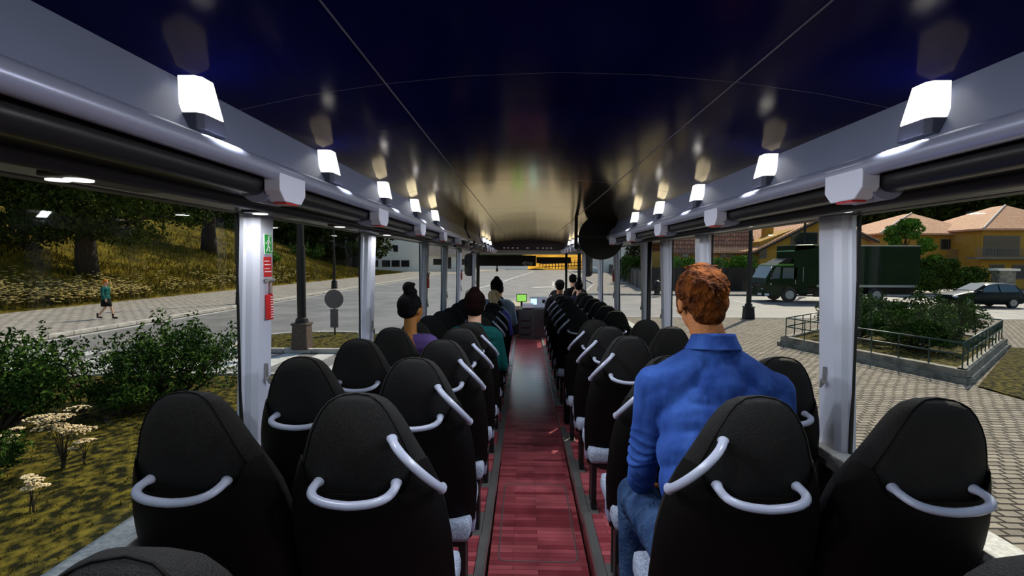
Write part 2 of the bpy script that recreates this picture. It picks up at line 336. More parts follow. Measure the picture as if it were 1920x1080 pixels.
# ---------------------------------------------------------------- luggage racks
def rack(s, y0, y1, label, seg):
    r = empty('luggage_rack', (s*.9, y0, 2.1), label, 'luggage rack', 'overhead luggage racks')
    L = Matrix.Translation((-s*.9, -y0, -2.1))
    def B(mb, nm, mat, **k):
        mb.v = [tuple(L @ Vector(v)) for v in mb.v]; return mb.build(nm, mat, r, **k)
    B(MB().prism([(s*.812,2.112),(s*.84,2.165),(s*.872,2.235),(s*.886,2.268),(s*.90,2.268),(s*.84,2.11)], 'y', y0, y1), 'valance', 'valance', auto=40)
    prof = [(.81,2.112),(.80,2.085),(.84,2.07),(.93,2.062),(1.0,2.055),(1.10,2.05),(1.19,2.052),(1.29,2.05),(1.318,2.065),(1.318,2.255),(.91,2.255),(.84,2.14)]
    B(MB().prism([(s*a, b) for a, b in prof], 'y', y0+.01, y1-.01), 'underside', 'rack_under', auto=35)
    B(MB().tube([(s*.79, y0, 2.095), (s*.79, y1, 2.095)], .025, 20), 'front_tube', 'rack_tube', auto=50)
    B(MB().tube([(s*.845, y0, 2.058), (s*.845, y1, 2.058)], .030, 16), 'dark_tube', 'rack_under', auto=50)
    B(MB().tube([(s*.815, y0, 2.119), (s*.815, y1, 2.119)], .010, 8), 'piping', 'unit', auto=50)
    B(MB().tube([(s*1.045, y0, 2.048), (s*1.045, y1, 2.048)], .024, 14), 'lower_rail', 'rack_tube' if False else 'side', auto=50)
    for y in (y0, y1): B(MB().tube([(s*.79, y-.006, 2.095), (s*.79, y+.006, 2.095)], .022, 16), 'end_cap', 'black')
    return r
rack(-1, REAR, 6.7, 'long grey overhead rack with tube rail above the left rear seats', 0)
rack(-1, 6.95, 8.7, 'short grey overhead rack midway along the left side', 1)
rack(-1, 8.95, 12.6, 'grey overhead rack above the front left seats', 2)
rack(1, REAR, 5.45, 'long grey overhead rack with tube rail above the right rear seats', 3)
rack(1, 8.6, 12.6, 'grey overhead rack above the front right seats', 4)
# side cornice over the mid door
struct(MB().prism([(.95,2.262),(1.0,2.10),(1.318,2.06),(1.318,2.262)], 'y', 5.46, 8.59).build('trim_%d' % tn, 'valance')); tn += 1
# dark curved end screens of the racks
def screen(s, y, h, label):
    pts = [(s*.80, 2.12)] + [(s*(.80+.46*(1-math.cos(R(a)))*.5+.0), 2.12+h*math.sin(R(a))) for a in range(15, 91, 15)] + [(s*1.05, 2.12+h), (s*1.05, 2.12)]
    o = MB().prism(pts, 'y', y, y+.02).build('rack_screen', 'unit_dark', bevel=.003)
    tag(o, label, 'rack end screen', 'curved end screens of the racks')
screen(1, 5.47, .13, 'dark curved screen ending the right rear rack beside the black disc')
for i, y in enumerate((6.72, 8.72)): screen(-1, y, .13, 'dark curved screen closing the %s gap in the left racks' % ('nearer' if i == 0 else 'farther'))
# passenger service units under the tubes
def unit():
    r = empty('service_unit', (0,0,0), cat='service unit', group='service units on the rack tubes')
    MB().prism([(-.082,.03),(.082,.03),(.082,-.034),(.052,-.062),(-.052,-.062),(-.082,-.034)], 'x', -.024, .022).build('housing', 'unit', r, bevel=.003)
    MB().tube([(.050,-.07,-.020), (.050,.06,-.020)], .046, 20).build('rear_collar', 'unit_dark', r, auto=40)
    MB().box((.0, .0, -.064), (.036,.07,.006)).build('red_lens', 'red', r)
    pts = [(-.14+.28*k/10, .026+.026*math.sin(math.pi*k/10)) for k in range(11)]
    MB().prism([(a, b) for a, b in pts]+[(.14,.01),(-.14,.01)], 'x', -.004, .034).build('fairing', 'unit_dark', r, bevel=.003)
    return r
u0 = unit()
us = [(-1, y) for y in (.54,1.49,2.45,3.40,4.37,5.34,6.2, 7.4,8.1, 9.3,10.0,10.7,11.4,12.1)] + [(1, y) for y in (.50,1.42,2.41,3.36,4.29,5.2, 9.0,9.7,10.4,11.1,11.8,12.3)]
cnt = {-1: 0, 1: 0}
for i, (s, y) in enumerate(us):
    cnt[s] += 1
    lb = 'pale octagonal service unit on the %s rack tube, %s from the camera' % ('left' if s < 0 else 'right', ORD[cnt[s]] if cnt[s] < 14 else 'farthest')
    o = u0 if i == 0 else copy_tree(u0)
    o.location = (s*.79, y, 2.075); o['label'] = lb; o.rotation_euler.z = 0 if s > 0 else 0
    o.scale.x = s
# lamps on the valance
def sconce():
    r = empty('rack_lamp', (0,0,0), cat='lamp', group='white lamps along the racks')
    # local x outwards; lower base, upper glowing diffuser that narrows to the top
    def fr(z0, z1, w0, w1, x0, x1):
        ring = lambda z, w, x, xb: [(x+.012,-w/2,z),(x,-w/2+.012,z),(x,w/2-.012,z),(x+.012,w/2,z),(xb,w/2,z),(xb,-w/2,z)]
        return MB().loft([ring(z0, w0, x0, x0+.05), ring(z1, w1, x1, x1+.05)])
    fr(0, .036, .106, .098, -.004, .0).build('lamp_base', 'lamp_base', r, bevel=.002)
    fr(.037, .122, .098, .064, .0, .013).build('diffuser', 'lamp', r, bevel=.002)
    return r
l0 = sconce()
ls = [(-1, 1.17+.765*k) for k in range(5)] + [(1, 1.225+.785*k) for k in range(5)] + [(-1, y) for y in (9.3, 10.1, 10.9)] + [(1, y) for y in (9.2, 10.0, 10.8)] + [(-1, .405), (1, .405), (-1, -.36), (1, -.36)]  # last four continue the row out of view, added to light the service units
cnt = {-1: 0, 1: 0}
for i, (s, y) in enumerate(ls):
    cnt[s] += 1; o = l0 if i == 0 else copy_tree(l0)
    o.location = (s*.80, y, 2.135); o['label'] = 'white glowing tapered lamp on the %s rack, %s' % ('left' if s < 0 else 'right', ORD[cnt[s]]+' from the camera' if y > .5 else 'added unseen beside the camera' if y > 0 else 'added unseen behind the camera')
    o.scale.x = s
    ld = bpy.data.lights.new('rack_lamp_light', 'AREA'); ld.shape = 'RECTANGLE'; ld.size = .08; ld.size_y = .08; ld.energy = 2.6; ld.color = (.90,.94,1); ld.spread = R(120)
    lo_ = bpy.data.objects.new('bulb', ld); COL.objects.link(lo_); lo_.location = (s*.765, y, 2.17); lo_.rotation_euler = (0, s*R(48), 0)
# round downlights on the rack underside
def Cz(px, py, z):
    r = CROT @ Vector(((px-960)/960, (540-py)/960, -1)); return EYE + r*((z-EYE.z)/r.z)
for s, pts in ((-1, ((148,341),(488,403),(637,427),(726,442))), (1, ((1581,399),(1400,426),(1300,440),(1240,449)))):
    for i, (px, py) in enumerate(pts):
        c = Cz(px, py, 2.036); xx = c.x if abs(c.x) < 1.22 else s*1.20
        o = empty('reading_light', (xx, c.y, 2.05), '%s round white downlight under the %s rack' % (ORD[i+1], 'left' if s < 0 else 'right'), 'reading light', 'downlights under the racks')
        MB().tube([(0,0,-.012),(0,0,-.008)], .030, 20).build('lens', 'lamp', o)
        if s < 0 and i == 0: MB().tube([(-.052,.0,-.0118),(-.052,.0,-.008)], .025, 20).build('lens', 'lamp', o)
        MB().box((0,.10,-.003), (.10,.32,.010), ch=.004).build('fitting', 'side', o)
        ld = bpy.data.lights.new('reading_bulb', 'AREA'); ld.shape = 'DISK'; ld.size = .05; ld.energy = .85; ld.color = (1,.97,.93)
        lo_ = bpy.data.objects.new('bulb', ld); COL.objects.link(lo_); lo_.location = (0, 0, -.016); lo_.parent = o
# seat-number rails: thin light strip under rack at left
# the black disc
c = P(1127, 445, 5.75)
o = empty('disc_panel', c, 'large black round disc hung from the ceiling beside the right rack', 'disc panel')
MB().tube([(0,-.01,0),(0,.01,0)], .25, 64).build('disc', 'black', o, auto=40)
MB().box((-.28,-.02,.05), (.035,.03,.36)).build('hanger_pole', 'black', o)
MB().box((-.0,-.018,.01), (.56,.012,.022)).build('cross_bar', 'darkmetal', o)
# exit sign, red notice, hammer on first left pillar (aisle face)
def on_pillar(z): return -1.283 + float(np.interp(z, [.99,1.3,1.65,1.95,2.12], [-.03,-.018,-.006,.006,.012])) + .0095
yA = 2.225+.100
zE, zN, zH = P(507,458,2.37).z, P(505,500,2.37).z, P(503,560,2.37).z
def plate(nm, mat, y, z, w, h, parent=None, t=.0015, x=None):
    return MB().box(((x if x is not None else on_pillar(z))+t/2, y, z), (t, w, h)).build(nm, mat, parent)
es_ = empty('exit_sign', (0,0,0), 'green emergency exit sticker with white running figure on the left pillar', 'exit sign')
plate('border', 'white', yA, zE, .074, .092, es_); xs_ = on_pillar(zE)+.002
plate('field', 'green', yA, zE, .067, .085, es_, x=xs_)
mb = MB(); X0 = xs_+.0022
def strip(pts, wd):
    for (a, b), (c_, d_) in zip(pts[:-1], pts[1:]):
        L_ = math.hypot(c_-a, d_-b) or 1; nx, ny = -(d_-b)/L_*wd/2, (c_-a)/L_*wd/2
        mb.add([(X0, yA+a+nx, zE+b+ny), (X0, yA+c_+nx, zE+d_+ny), (X0, yA+c_-nx, zE+d_-ny), (X0, yA+a-nx, zE+b-ny)], [(0,1,2,3)])
strip([(-.002,.018),(-.006,-.008)], .013); strip([(-.006,-.008),(.008,-.018),(.004,-.034)], .007); strip([(-.006,-.006),(-.012,-.022),(-.024,-.034)], .007)
strip([(-.002,.018),(.012,.010),(.016,.0)], .005); strip([(-.002,.018),(-.014,.012),(-.022,.0),(-.03,.004)], .005)
strip([(-.002,.037),(.030,.037),(.030,-.034),(.014,-.034)], .004); strip([(-.004,.037),(-.004,.033)],.004)
mb.add([(X0, yA+.0+.0075*math.cos(a), zE+.026+.0065*math.sin(a)) for a in [k*math.pi/6 for k in range(12)]], [tuple(range(12))])
mb.build('running_figure', 'white', es_)
nt_ = empty('notice_sticker', (0,0,0), 'red notice sticker with white lines below the exit sign on the left pillar', 'sticker')
plate('field', 'red', yA, zN, .070, .092, nt_); mb = MB(); xx = on_pillar(zN)+.0025
for k, (z, wd) in enumerate(((zN+0.026,.045),(zN+0.010,.054),(zN-0.008,.046),(zN-0.022,.056))):
    rr = random.Random(k); y = yA-.029
    while y < yA-.029+wd:
        L_ = rr.uniform(.003,.006); mb.box((xx, y, z), (.0006, L_, .0045 if k % 2 else .0035)); y += L_+.0012
mb.build('lettering', 'white', nt_)
def hammer(y, z, s, label):
    xf = s*abs(on_pillar(z))
    r = empty('emergency_hammer', (xf, y, z), label, 'emergency hammer', 'red emergency hammers on the pillars')
    k = -s
    MB().box((k*.006, .02, 0), (.010, .018, .19), ch=.002).build('bracket', 'red', r)
    MB().box((k*.012, -.004, -.035), (.022, .034, .115), ch=.004).build('cradle', 'red', r)
    MB().tube([(k*.022,-.012,.03),(k*.022,-.012,.085)], .006, 8).build('shaft', 'metal', r)
    MB().tube([(k*.022,-.04,.088),(k*.022,.02,.088)], .010, 10).build('head', 'metal', r)
    mb = MB()
    for i in range(9): mb.box((k*.0245, -.004, -.08+i*.0115), (.002, .020, .004))
    mb.build('ribs', 'white', r)
    return r
hammer(yA+.002, zH, -1, 'red emergency hammer on the nearest left pillar below the notice')
hammer(6.22, 1.60, -1, 'red emergency hammer on the third left pillar')
hammer(9.52, 1.58, -1, 'red emergency hammer on the fifth left pillar')
hammer(7.93, 1.62, 1, 'red emergency hammer on the fifth right pillar')
# destination display boxes, door post
db = empty('destination_display', (0,0,0), 'wide black destination display box hanging in front of the windshield', 'display box')
a, b = P(898, 479, 12.8), P(1005, 499, 12.8)
MB().box(((a.x+b.x)/2, 12.85, (a.z+b.z)/2), (b.x-a.x, .1, a.z-b.z), ch=.01).build('housing', 'black', db)
c = P(989, 494.5, 12.79); mb = MB(); rr = random.Random(4)
for k in range(34):
    q = rr.uniform(0, 6.28); rad = rr.random()**.5; mb.box((c.x+.12*rad*math.cos(q), 12.797, c.z+.055*rad*math.sin(q)), (rr.uniform(.02,.05), .004, rr.uniform(.012,.03)), rot=(0, rr.uniform(-.6,.6), 0))
mb.build('sticker', 'white', db)
a, b = P(1005, 482, 12.8), P(1070, 494, 12.8)
tag(MB().box(((a.x+b.x)/2+.01, 12.87, (a.z+b.z)/2), (b.x-a.x, .06, a.z-b.z), ch=.008).build('sun_visor', 'black'), 'narrow black sun visor right of the destination display', 'sun visor')
a = P(1062, 478, 12.6)
tag(MB().tube([(a.x, 12.6, .1), (a.x, 12.6, 2.2)], .03, 10).build('door_post', 'black', smooth=True), 'thin black upright post right of the windshield centre', 'post')
# driver's console
cs = empty('driver_console', (.12, 12.0, 0), 'grey driver console with shelves at the end of the aisle', 'console')
sec = [(-.36,.10),(-.36,-.02),(-.30,-.06),(-.06,-.10),(.0,-.12),(.30,-.02),(.34,.05),(.34,.60),(-.36,.60)]
MB().loft([[(x*k, y*k+.02, z) for x, y in sec] for z, k in ((0,.97),(.5,1),(.66,1),(.70,.96))]).build('body', pm('console_grey', (.05,.05,.052), .35), cs, auto=30)
for k, z in enumerate((.18,.34,.50)): MB().box((-.19,-.075,z), (.22,.03,.10), rot=(0,0,R(-9)), ch=.006).build('drawer', 'side', cs)
MB().box((.03,.28,.71), (.58,.5,.05), ch=.015).build('worktop', 'metal', cs)
tk = empty('ticket_machine', (.22, 12.25, .735), 'grey ticket machine with small blue lit screen on the console', 'ticket machine')
MB().prism([(-.10,0),(.12,0),(.12,.24),(0,.24)], 'x', -.18, .22).build('housing', 'unit', tk, bevel=.008)
MB().box((-.10,-.055,.13), (.15,.01,.15), rot=(R(-22),0,0)).build('screen', pm('screen_blue', (.2,.4,.5), .3, emit=(.45,.8,.9), es=.9), tk)
MB().box((-.10,-.05,.13), (.17,.01,.17), rot=(R(-22),0,0)).build('bezel', 'black', tk)
MB().box((.14,.02,.10), (.07,.16,.16), ch=.005).build('coin_tray', 'black', tk)
tag(MB().box((0,0,0), (.26,.18,.11), ch=.02).build('cash_box', 'unit', loc=(-.02, 11.98, .79)), 'small pale cash box on the front edge of the console', 'box')
mn = empty('driver_monitor', (-.17, 12.6, .735), 'driver monitor showing a bright green picture', 'monitor')
MB().box((0,0,.19), (.26,.03,.20), rot=(R(-10),0,0), ch=.005).build('frame', 'black', mn)
MB().box((0,-.018,.19), (.23,.006,.165), rot=(R(-10),0,0)).build('screen', pm('screen_green', (.15,.35,.05), .3, col2=(.5,.7,.3), scale=14, emit=(.16,.42,.05), es=.8), mn)
MB().box((0,.01,.05), (.05,.03,.12)).build('stand', 'black', mn)
ds = MB().prism([(12.58,.62),(13.1,.62),(13.1,.80),(12.8,.82),(12.58,.72)], 'x', -1.25, 1.25).build('dashboard', pm('dash_beige', (.80,.72,.55), .5), bevel=.02)  # dashboard made full width and pale so the ceiling picks up a warm glow
tag(ds, 'pale sloping dashboard below the windshield, widened and paled to warm the ceiling', 'dashboard')
# outside mirrors
for s in (-1, 1):
    r = empty('side_mirror', (s*1.62, 14.0, 1.72), 'black rounded exterior mirror outside the front %s window' % ('left' if s < 0 else 'right'), 'mirror', 'exterior mirrors')
    pts = rrect(0, 0, .26, .62, .11, 6)
    MB().prism(pts, 'y', 0, .12).build('housing', 'black', r, bevel=.012)
    MB().prism(rrect(0,0,.21,.54,.09,6), 'y', -.006, .002).build('mirror_glass', 'black', r)
    MB().tube([(0,.06,.29),(-s*.15,0,.38),(-s*.32,-.5,.38)], .022, 8).build('arm', 'black', r, smooth=True)
# handrail at mid door right
tag(MB().tube([(1.20, 5.35, .06), (1.20, 5.35, 2.06)], .022, 10).build('door_handrail', 'black', smooth=True), 'tall black upright handrail beside the mid door on the right', 'handrail')
tag(MB().box((.80, 5.62, .42), (.9, .05, .76), ch=.02).build('partition_panel', 'shell'), 'low black partition panel before the mid door', 'partition')
# ================================================================ SEATS
ZS = [.36,.45,.60,.78,.86,.93,.99,1.04,1.08,1.12,1.155,1.185,1.208,1.222,1.23]
HW = [.200,.225,.236,.232,.222,.208,.190,.170,.154,.138,.120,.101,.080,.055,.02]
YR = [.215,.19,.145,.085,.062,.045,.030,.018,.010,.004,.000,.000,.004,.014,.035]
DP = [.09,.105,.12,.13,.13,.128,.125,.122,.118,.115,.108,.098,.082,.055,.015]
def sgn(v, p): return math.copysign(abs(v)**p, v)
def back_mesh():
    mb = MB(); rings = []
    zz = [];
    for i in range(len(ZS)-1):
        k = 3 if i < 4 else 2
        zz += [ZS[i]+(ZS[i+1]-ZS[i])*j/k for j in range(k)]
    zz.append(ZS[-1]); n = 32
    for z in zz:
        hw, yr, dp = (float(np.interp(z, ZS, A)) for A in (HW, YR, DP)); ring = []
        for k in range(n):
            a = 2*math.pi*k/n; c, s = math.cos(a), math.sin(a)
            x = hw*sgn(c, .55); y = yr+dp/2+dp/2*sgn(s, .7)
            wing = max(0, abs(x)/hw-.45)*max(0, min(1, (1.12-z)/.2))
            y += .07*wing*(1 if s > -.2 else .6)
            ring.append((x, y, z))
        rings.append(ring)
    return mb.loft(rings)
def shell_mesh():
    mb = MB(); nu, nv = 24, 22; vs = []
    for off in (0, 1):
        for j in range(nv+1):
            for i in range(nu+1):
                u = -1+2*i/nu; q = max(0, min(1, (abs(u)-.5)/.42)); q = q*q*(3-2*q)
                zt = .95+.085*q; z = .30+(zt-.30)*j/nv
                hw = float(np.interp(z, [.30,.33]+ZS[1:], [.17,.205]+HW[1:]))+.010; yr = float(np.interp(z, [.30]+ZS[1:], [.22]+YR[1:]))
                y = yr-.016+.085*abs(u)**5-(.010 if z < .93 else 0)*(1-abs(u)**2)+(.05 if z < .32 else 0)
                vs.append((hw*sgn(u, .9), y+off*.008, z))
    N = (nu+1)*(nv+1); fs = []
    for j in range(nv):
        for i in range(nu):
            a = j*(nu+1)+i; fs.append((a, a+1, a+nu+2, a+nu+1)); fs.append((N+a, N+a+nu+1, N+a+nu+2, N+a+1))
    for j in range(nv): 
        for i in (0, nu): a = j*(nu+1)+i; fs.append((a, a+nu+1, N+a+nu+1, N+a))
    for i in range(nu):
        for j in (0, nv): a = j*(nu+1)+i; fs.append((a, a+1, N+a+1, N+a))
    return mb.add(vs, fs)
def bez(a, b, c, d, n=12):
    a, b, c, d = map(Vector, (a,b,c,d)); return [a*(1-t)**3+b*3*t*(1-t)**2+c*3*t*t*(1-t)+d*t**3 for t in [k/n for k in range(n+1)]]
def make_seat(s, aisle):                     # s: side of the bus, the aisle lies at local x = -s
    r = empty('coach_seat', (0,0,0), cat='seat')
    back_mesh().build('backrest', 'leather', r, smooth=True)
    shell_mesh().build('back_shell', 'shell', r, auto=50)
    # piping seam round the headrest
    pts = []
    for z in [.99,1.04,1.08,1.12,1.155,1.185,1.208,1.218,1.225]: hw_ = float(np.interp(z, ZS, HW)); pts.append((-hw_*.88, float(np.interp(z, ZS, YR))+float(np.interp(z, ZS, DP))*.15+.07*.43*max(0, min(1, (1.12-z)/.2))*.6, z+.002))
    pts += [(0,.034,1.231)] + [(-x,y,z) for x,y,z in pts[::-1]]
    MB().tube(pts, .0022, 5).build('seam', 'shell', r, smooth=True)
    MB().box((0,.36,.43), (.44,.46,.10), ch=.03).build('seat_cushion', 'fabric', r, smooth=True)
    MB().box((0,.24,.62), (.36,.02,.50), rot=(R(17),0,0), ch=.008).add([],[]).build('back_fabric', 'fabric', r, smooth=True)
    # horizontal grab handle
    p = bez((-.108,.035,.982), (-.122,-.045,.98), (-.09,-.046,.957), (0,-.045,.953), 10)
    p = p + [Vector((-q.x, q.y, q.z)) for q in p[::-1][1:]]
    MB().tube(p, [.016]+[.0125]*(len(p)-2)+[.016], 10, flat=.85).build('grab_handle', 'handle', r, auto=60)
    a = -s
    if aisle:
        p = bez((a*.10,.02,1.115), (a*.13,-.07,1.10), (a*.232,-.045,1.01), (a*.228,.075,.95), 14)
        MB().tube(p, [.017]+[.0125]*(len(p)-2)+[.017], 10, flat=.85).build('aisle_handle', 'handle', r, auto=60)
        MB().box((a*.17,.30,.185), (.035,.075,.37), ch=.006).build('leg', 'darkmetal', r)
        MB().box((a*.17,.42,.185), (.022,.03,.36), ch=.004).build('leg', 'darkmetal', r)
        MB().box((a*.205,.30,.40), (.05,.10,.07), ch=.012).build('recline_lever', 'unit_dark', r)
        MB().box((a*.17,.34,.008), (.06,.30,.016), ch=.003).build('floor_rail', 'metal', r)
    else:
        MB().box((-a*.14,.30,.185), (.035,.075,.37), ch=.006).build('leg', 'darkmetal', r)
    MB().box((0,.34,.365), (.40,.36,.035), ch=.006).build('seat_frame', 'darkmetal', r)
    return r
protos = {(s, a): make_seat(s, a) for s in (-1, 1) for a in (0, 1)}; used = set()
SX = {0: 1.025, 1: .55}
for s, rows in ((-1, ROWS_L), (1, ROWS_R)):
    for i, y in enumerate(rows):
        for a in (1, 0):
            if i == 0 and a == 0: continue          # the rearmost window seats are out of the picture
            if s < 0 and y > 8.8: continue
            k = (s, a); o = protos[k] if k not in used else copy_tree(protos[k]); used.add(k)
            o.location = (s*SX[a], y, pod_z(y))
            side = 'left' if s < 0 else 'right'
            o['label'] = 'black high-backed coach seat in the %s %s column, %s from the camera' % (side, 'aisle' if a else 'window', ORD[i+1])
            o['group'] = 'coach seats of the %s block' % side
# ================================================================ PEOPLE
def cap(mb, a, b, ra, rb, n=14):
    a, b = Vector(a), Vector(b); pts = []; rs = []; L = b-a; t = L.normalized() if L.length else Vector((0,0,1))
    for q in (0, 25, 50, 75): pts.append(a-t*ra*math.cos(R(q))); rs.append(max(.0006, ra*math.sin(R(q))))
    for k in range(0, 9): f = k/8; pts.append(a.lerp(b, f)); rs.append(ra+(rb-ra)*f)
    for q in (75, 50, 25, 0): pts.append(b+t*rb*math.cos(R(q))); rs.append(max(.0006, rb*math.sin(R(q))))
    return mb.tube(pts, rs, n)
def melt(mb, name, mat, parent, vox=.012, smooth=6, loc=None):
    o = mb.build(name, mat, parent, smooth=True, loc=loc)
    m = o.modifiers.new('remesh', 'REMESH'); m.mode = 'VOXEL'; m.voxel_size = vox; m.use_smooth_shade = True
    s = o.modifiers.new('smooth', 'SMOOTH'); s.factor = .6; s.iterations = smooth
    return o
skin_cache = {}
def simple(name, c, rough=.8, col2=None, scale=20, bump=0, bscale=None, stretch=None):
    if name not in skin_cache: skin_cache[name] = pm(name, c, rough, spec=.1, col2=col2, scale=scale, bump=bump, bscale=bscale, stretch=stretch)
    return skin_cache[name]
def hand(mb, wrist, d, palm_n, side, f=1.0):   # wrist point, pointing direction, palm normal, +1/-1 thumb side
    d = Vector(d).normalized(); n = Vector(palm_n); n = (n-d*n.dot(d)).normalized(); x = d.cross(n)*side
    W = Vector(wrist); pc = W+d*.05*f
    for k in (-1.5,-.5,.5,1.5): cap(mb, W+d*.01+x*.010*k*f, W+d*.085*f+x*.019*k*f, .014*f, .0115*f, 8)
    for k, L in ((-1.5,.062),(-.5,.075),(.5,.082),(1.5,.074)):
        a = W+d*.09*f+x*.020*k*f; b = a+(d*.8+n*.5).normalized()*L*.45*f; c_ = b+(d*.35+n*.9).normalized()*L*.35*f; e = c_+(n*.9-d*.2).normalized()*L*.25*f
        cap(mb, a, b, .0095*f, .0088*f, 8); cap(mb, b, c_, .0088*f, .008*f, 8); cap(mb, c_, e, .008*f, .007*f, 8)
    a = W+d*.02*f+x*.028*f; b = a+(d*.6+x*.7+n*.3).normalized()*.045*f; c_ = b+(d*.9+x*.1+n*.4).normalized()*.035*f
    cap(mb, a, b, .013*f, .0105*f, 8); cap(mb, b, c_, .0105*f, .009*f, 8)
def head(mb, c, k=1.0, yaw=0, pitch=0):
    E = Euler((pitch, 0, yaw)).to_matrix()
    q = lambda x, y, z: Vector(c)+E @ Vector((x*k, y*k, z*k))
    e3 = lambda p, r: mb.ball(q(*p), tuple(v*k for v in r), 18, 12, rot=(pitch, 0, yaw))
    e3((0,-.012,.028), (.076,.094,.088)); e3((0,.030,-.035), (.056,.062,.072)); e3((0,.060,-.075), (.030,.028,.024))
    cap(mb, q(0,.088,.018), q(0,.108,-.018), .008*k, .013*k, 8)                       # nose
    for s in (-1, 1):
        e3((s*.078,-.004,-.006), (.010,.020,.032)); e3((s*.032,.082,.012), (.016,.012,.010)); e3((s*.045,.062,-.02), (.02,.02,.018))
        cap(mb, q(s*.012,.090,.034), q(s*.045,.078,.034), .007*k, .006*k, 6)
    cap(mb, q(-.018,.092,-.048), q(.018,.092,-.048), .007*k, .007*k, 8); cap(mb, q(-.014,.090,-.060), q(.014,.090,-.060), .007*k, .007*k, 8)
    return q
def eyes(q, parent, k=1.0):
    mb = MB()
    for s in (-1, 1): mb.ball(q(s*.032,.089,.012), .007*k, 8, 6)
    mb.build('eyes', 'black', parent, smooth=True)
def seated(hip, label, skin, hair, top, legs='trousers_black', lean=.10, k=1.0, yaw=0, pitch=0, style='short', vox=.012, bare=False, headoff=(0,0,0), wide=1.0, near=False, cap_mat=None):
    r = empty('person', hip, label, 'person', 'seated passengers')
    S = MB(); hx, hy, hz = headoff
    sh = .185*wide; sy = lean*.8; neck = Vector((hx*.6, lean, .55)); hc = Vector((hx, lean+.045+hy, .735+hz))
    q = head(S, hc, 1.0, yaw, pitch)
    cap(S, neck+Vector((0,0,-.04)), hc+Vector((0,-.015,-.04)), .058 if not bare else .050, .056 if not bare else .046)
    cap(S, (-.10, sy, .49), (.10, sy, .49), .06, .06)
    cap(S, (0, 0, .1), (0, lean*.8, .45), .12, .13)
    el, wr = {}, {}
    for s in (-1, 1):
        el[s] = Vector((s*(sh+.055), sy+.02, .23)); wr[s] = Vector((s*.13, sy+.26, .16))
        cap(S, (s*sh, sy, .485), el[s], .045, .038); cap(S, el[s], wr[s], .037, .026)
        hand(S, wr[s], (-s*.35, 1, -.2), (0,-.1,-1), 1 if s > 0 else -1)
        cap(S, (s*.10, .02, .06), (s*.13, .42, .05), .075, .055)
        cap(S, (s*.13, .42, .05), (s*.13, .40, -.34), .05, .038)
        cap(S, (s*.13, .39, -.38), (s*.13, .54, -.40), .035, .028)
    melt(S, 'body', skin, r, vox if not near else .008, 4)
    T = MB()
    for j in range(9):
        f = j/8; zz = .06+.42*f; wd = (.13+.055*f)*wide
        cap(T, (-wd*.72, lean*.85*f-.01, zz), (wd*.72, lean*.85*f-.01, zz), .105-.02*abs(f-.5), .105-.02*abs(f-.5), 10)
    if not bare:
        cap(T, (-sh*.55, sy-.005, .50), (sh*.55, sy-.005, .50), .066, .066); cap(T, (0, sy, .50), neck+Vector((0,0,.01)), .08, .066)
    else:
        cap(T, (-sh*.6, sy-.005, .40), (sh*.6, sy-.005, .40), .09, .09)
    for s in (-1, 1):
        if not bare: cap(T, (s*sh*.5, sy, .505), (s*sh, sy, .475), .064, .064)
        cap(T, (s*sh, sy, .475 if not bare else .40), el[s], .060 if not bare else .055, .050); cap(T, el[s], el[s].lerp(wr[s], .8), .048, .038)
    melt(T, 'shirt', top, r, vox, 5)
    L = MB(); cap(L, (-.09,.0,.05), (.09,.0,.05), .11, .11)
    for s in (-1, 1):
        cap(L, (s*.10, .02, .065), (s*.13, .42, .05), .092, .068); cap(L, (s*.13, .42, .05), (s*.13, .40, -.30), .064, .05)
        
    melt(L, 'trousers', simple('black_trousers', (.01,.01,.012)), r, .016, 4)
    sh_ = MB()
    for s in (-1, 1): cap(sh_, (s*.13, .37, -.385), (s*.13, .56, -.40), .048, .040)
    melt(sh_, 'shoes', 'black', r, .014, 3)
    H = MB(); E = Euler((pitch, 0, yaw)).to_matrix()
    e3 = lambda p, rr: H.ball(hc+E @ Vector(p), rr, 18, 12, rot=(pitch, 0, yaw))
    if style in ('short', 'bun', 'grey'):
        e3((0,-.020,.040), (.086,.098,.090)); e3((0,-.050,-.008), (.074,.060,.050))
        if style == 'bun': e3((0,-.03,.165), (.042,.046,.045)); e3((.012,-.02,.135), (.05,.052,.03)); e3((.028,-.02,.19), (.022,.03,.014))
        if style == 'grey': e3((0,-.055,-.045), (.06,.05,.05)); e3((0,-.02,.05), (.092,.10,.09))
    elif style == 'beanie':
        e3((0,-.012,.045), (.094,.106,.098)); e3((0,-.035,-.005), (.088,.085,.060)); e3((.0,-.05,-.045),(.07,.055,.04)); e3((0,-.02,.135), (.045,.045,.035))
    elif style == 'cap':
        e3((0,-.012,.045), (.090,.102,.085)); e3((0,-.045,-.01), (.076,.066,.060)); e3((0,.08,.05), (.06,.06,.010))
    melt(H, {'beanie': 'beanie', 'cap': 'cap'}.get(style, 'hair'), hair, r, .009 if not near else .006, 3)
    eyes(q, r)
    r.scale = (k,)*3
    return r
SK = simple('tan_skin', (.42,.19,.09), .55); SKP = simple('pale_skin', (.62,.36,.25), .5); SKD = simple('brown_skin', (.28,.12,.035), .5)
HB = simple('black_hair', (.0025,.002,.003), .8, bump=2, bscale=60, stretch=(1,1,.3)); HBL = simple('blonde_hair', (.50,.33,.17), .7, col2=(.80,.62,.42), scale=40, bump=2, bscale=50, stretch=(1,1,.3))
def seat_hip(s, a, y, dz=0, dy=0): return (s*(SX[a]-(0 if a else .05)), y+.37+dy, pod_z(y)+.485+dz)
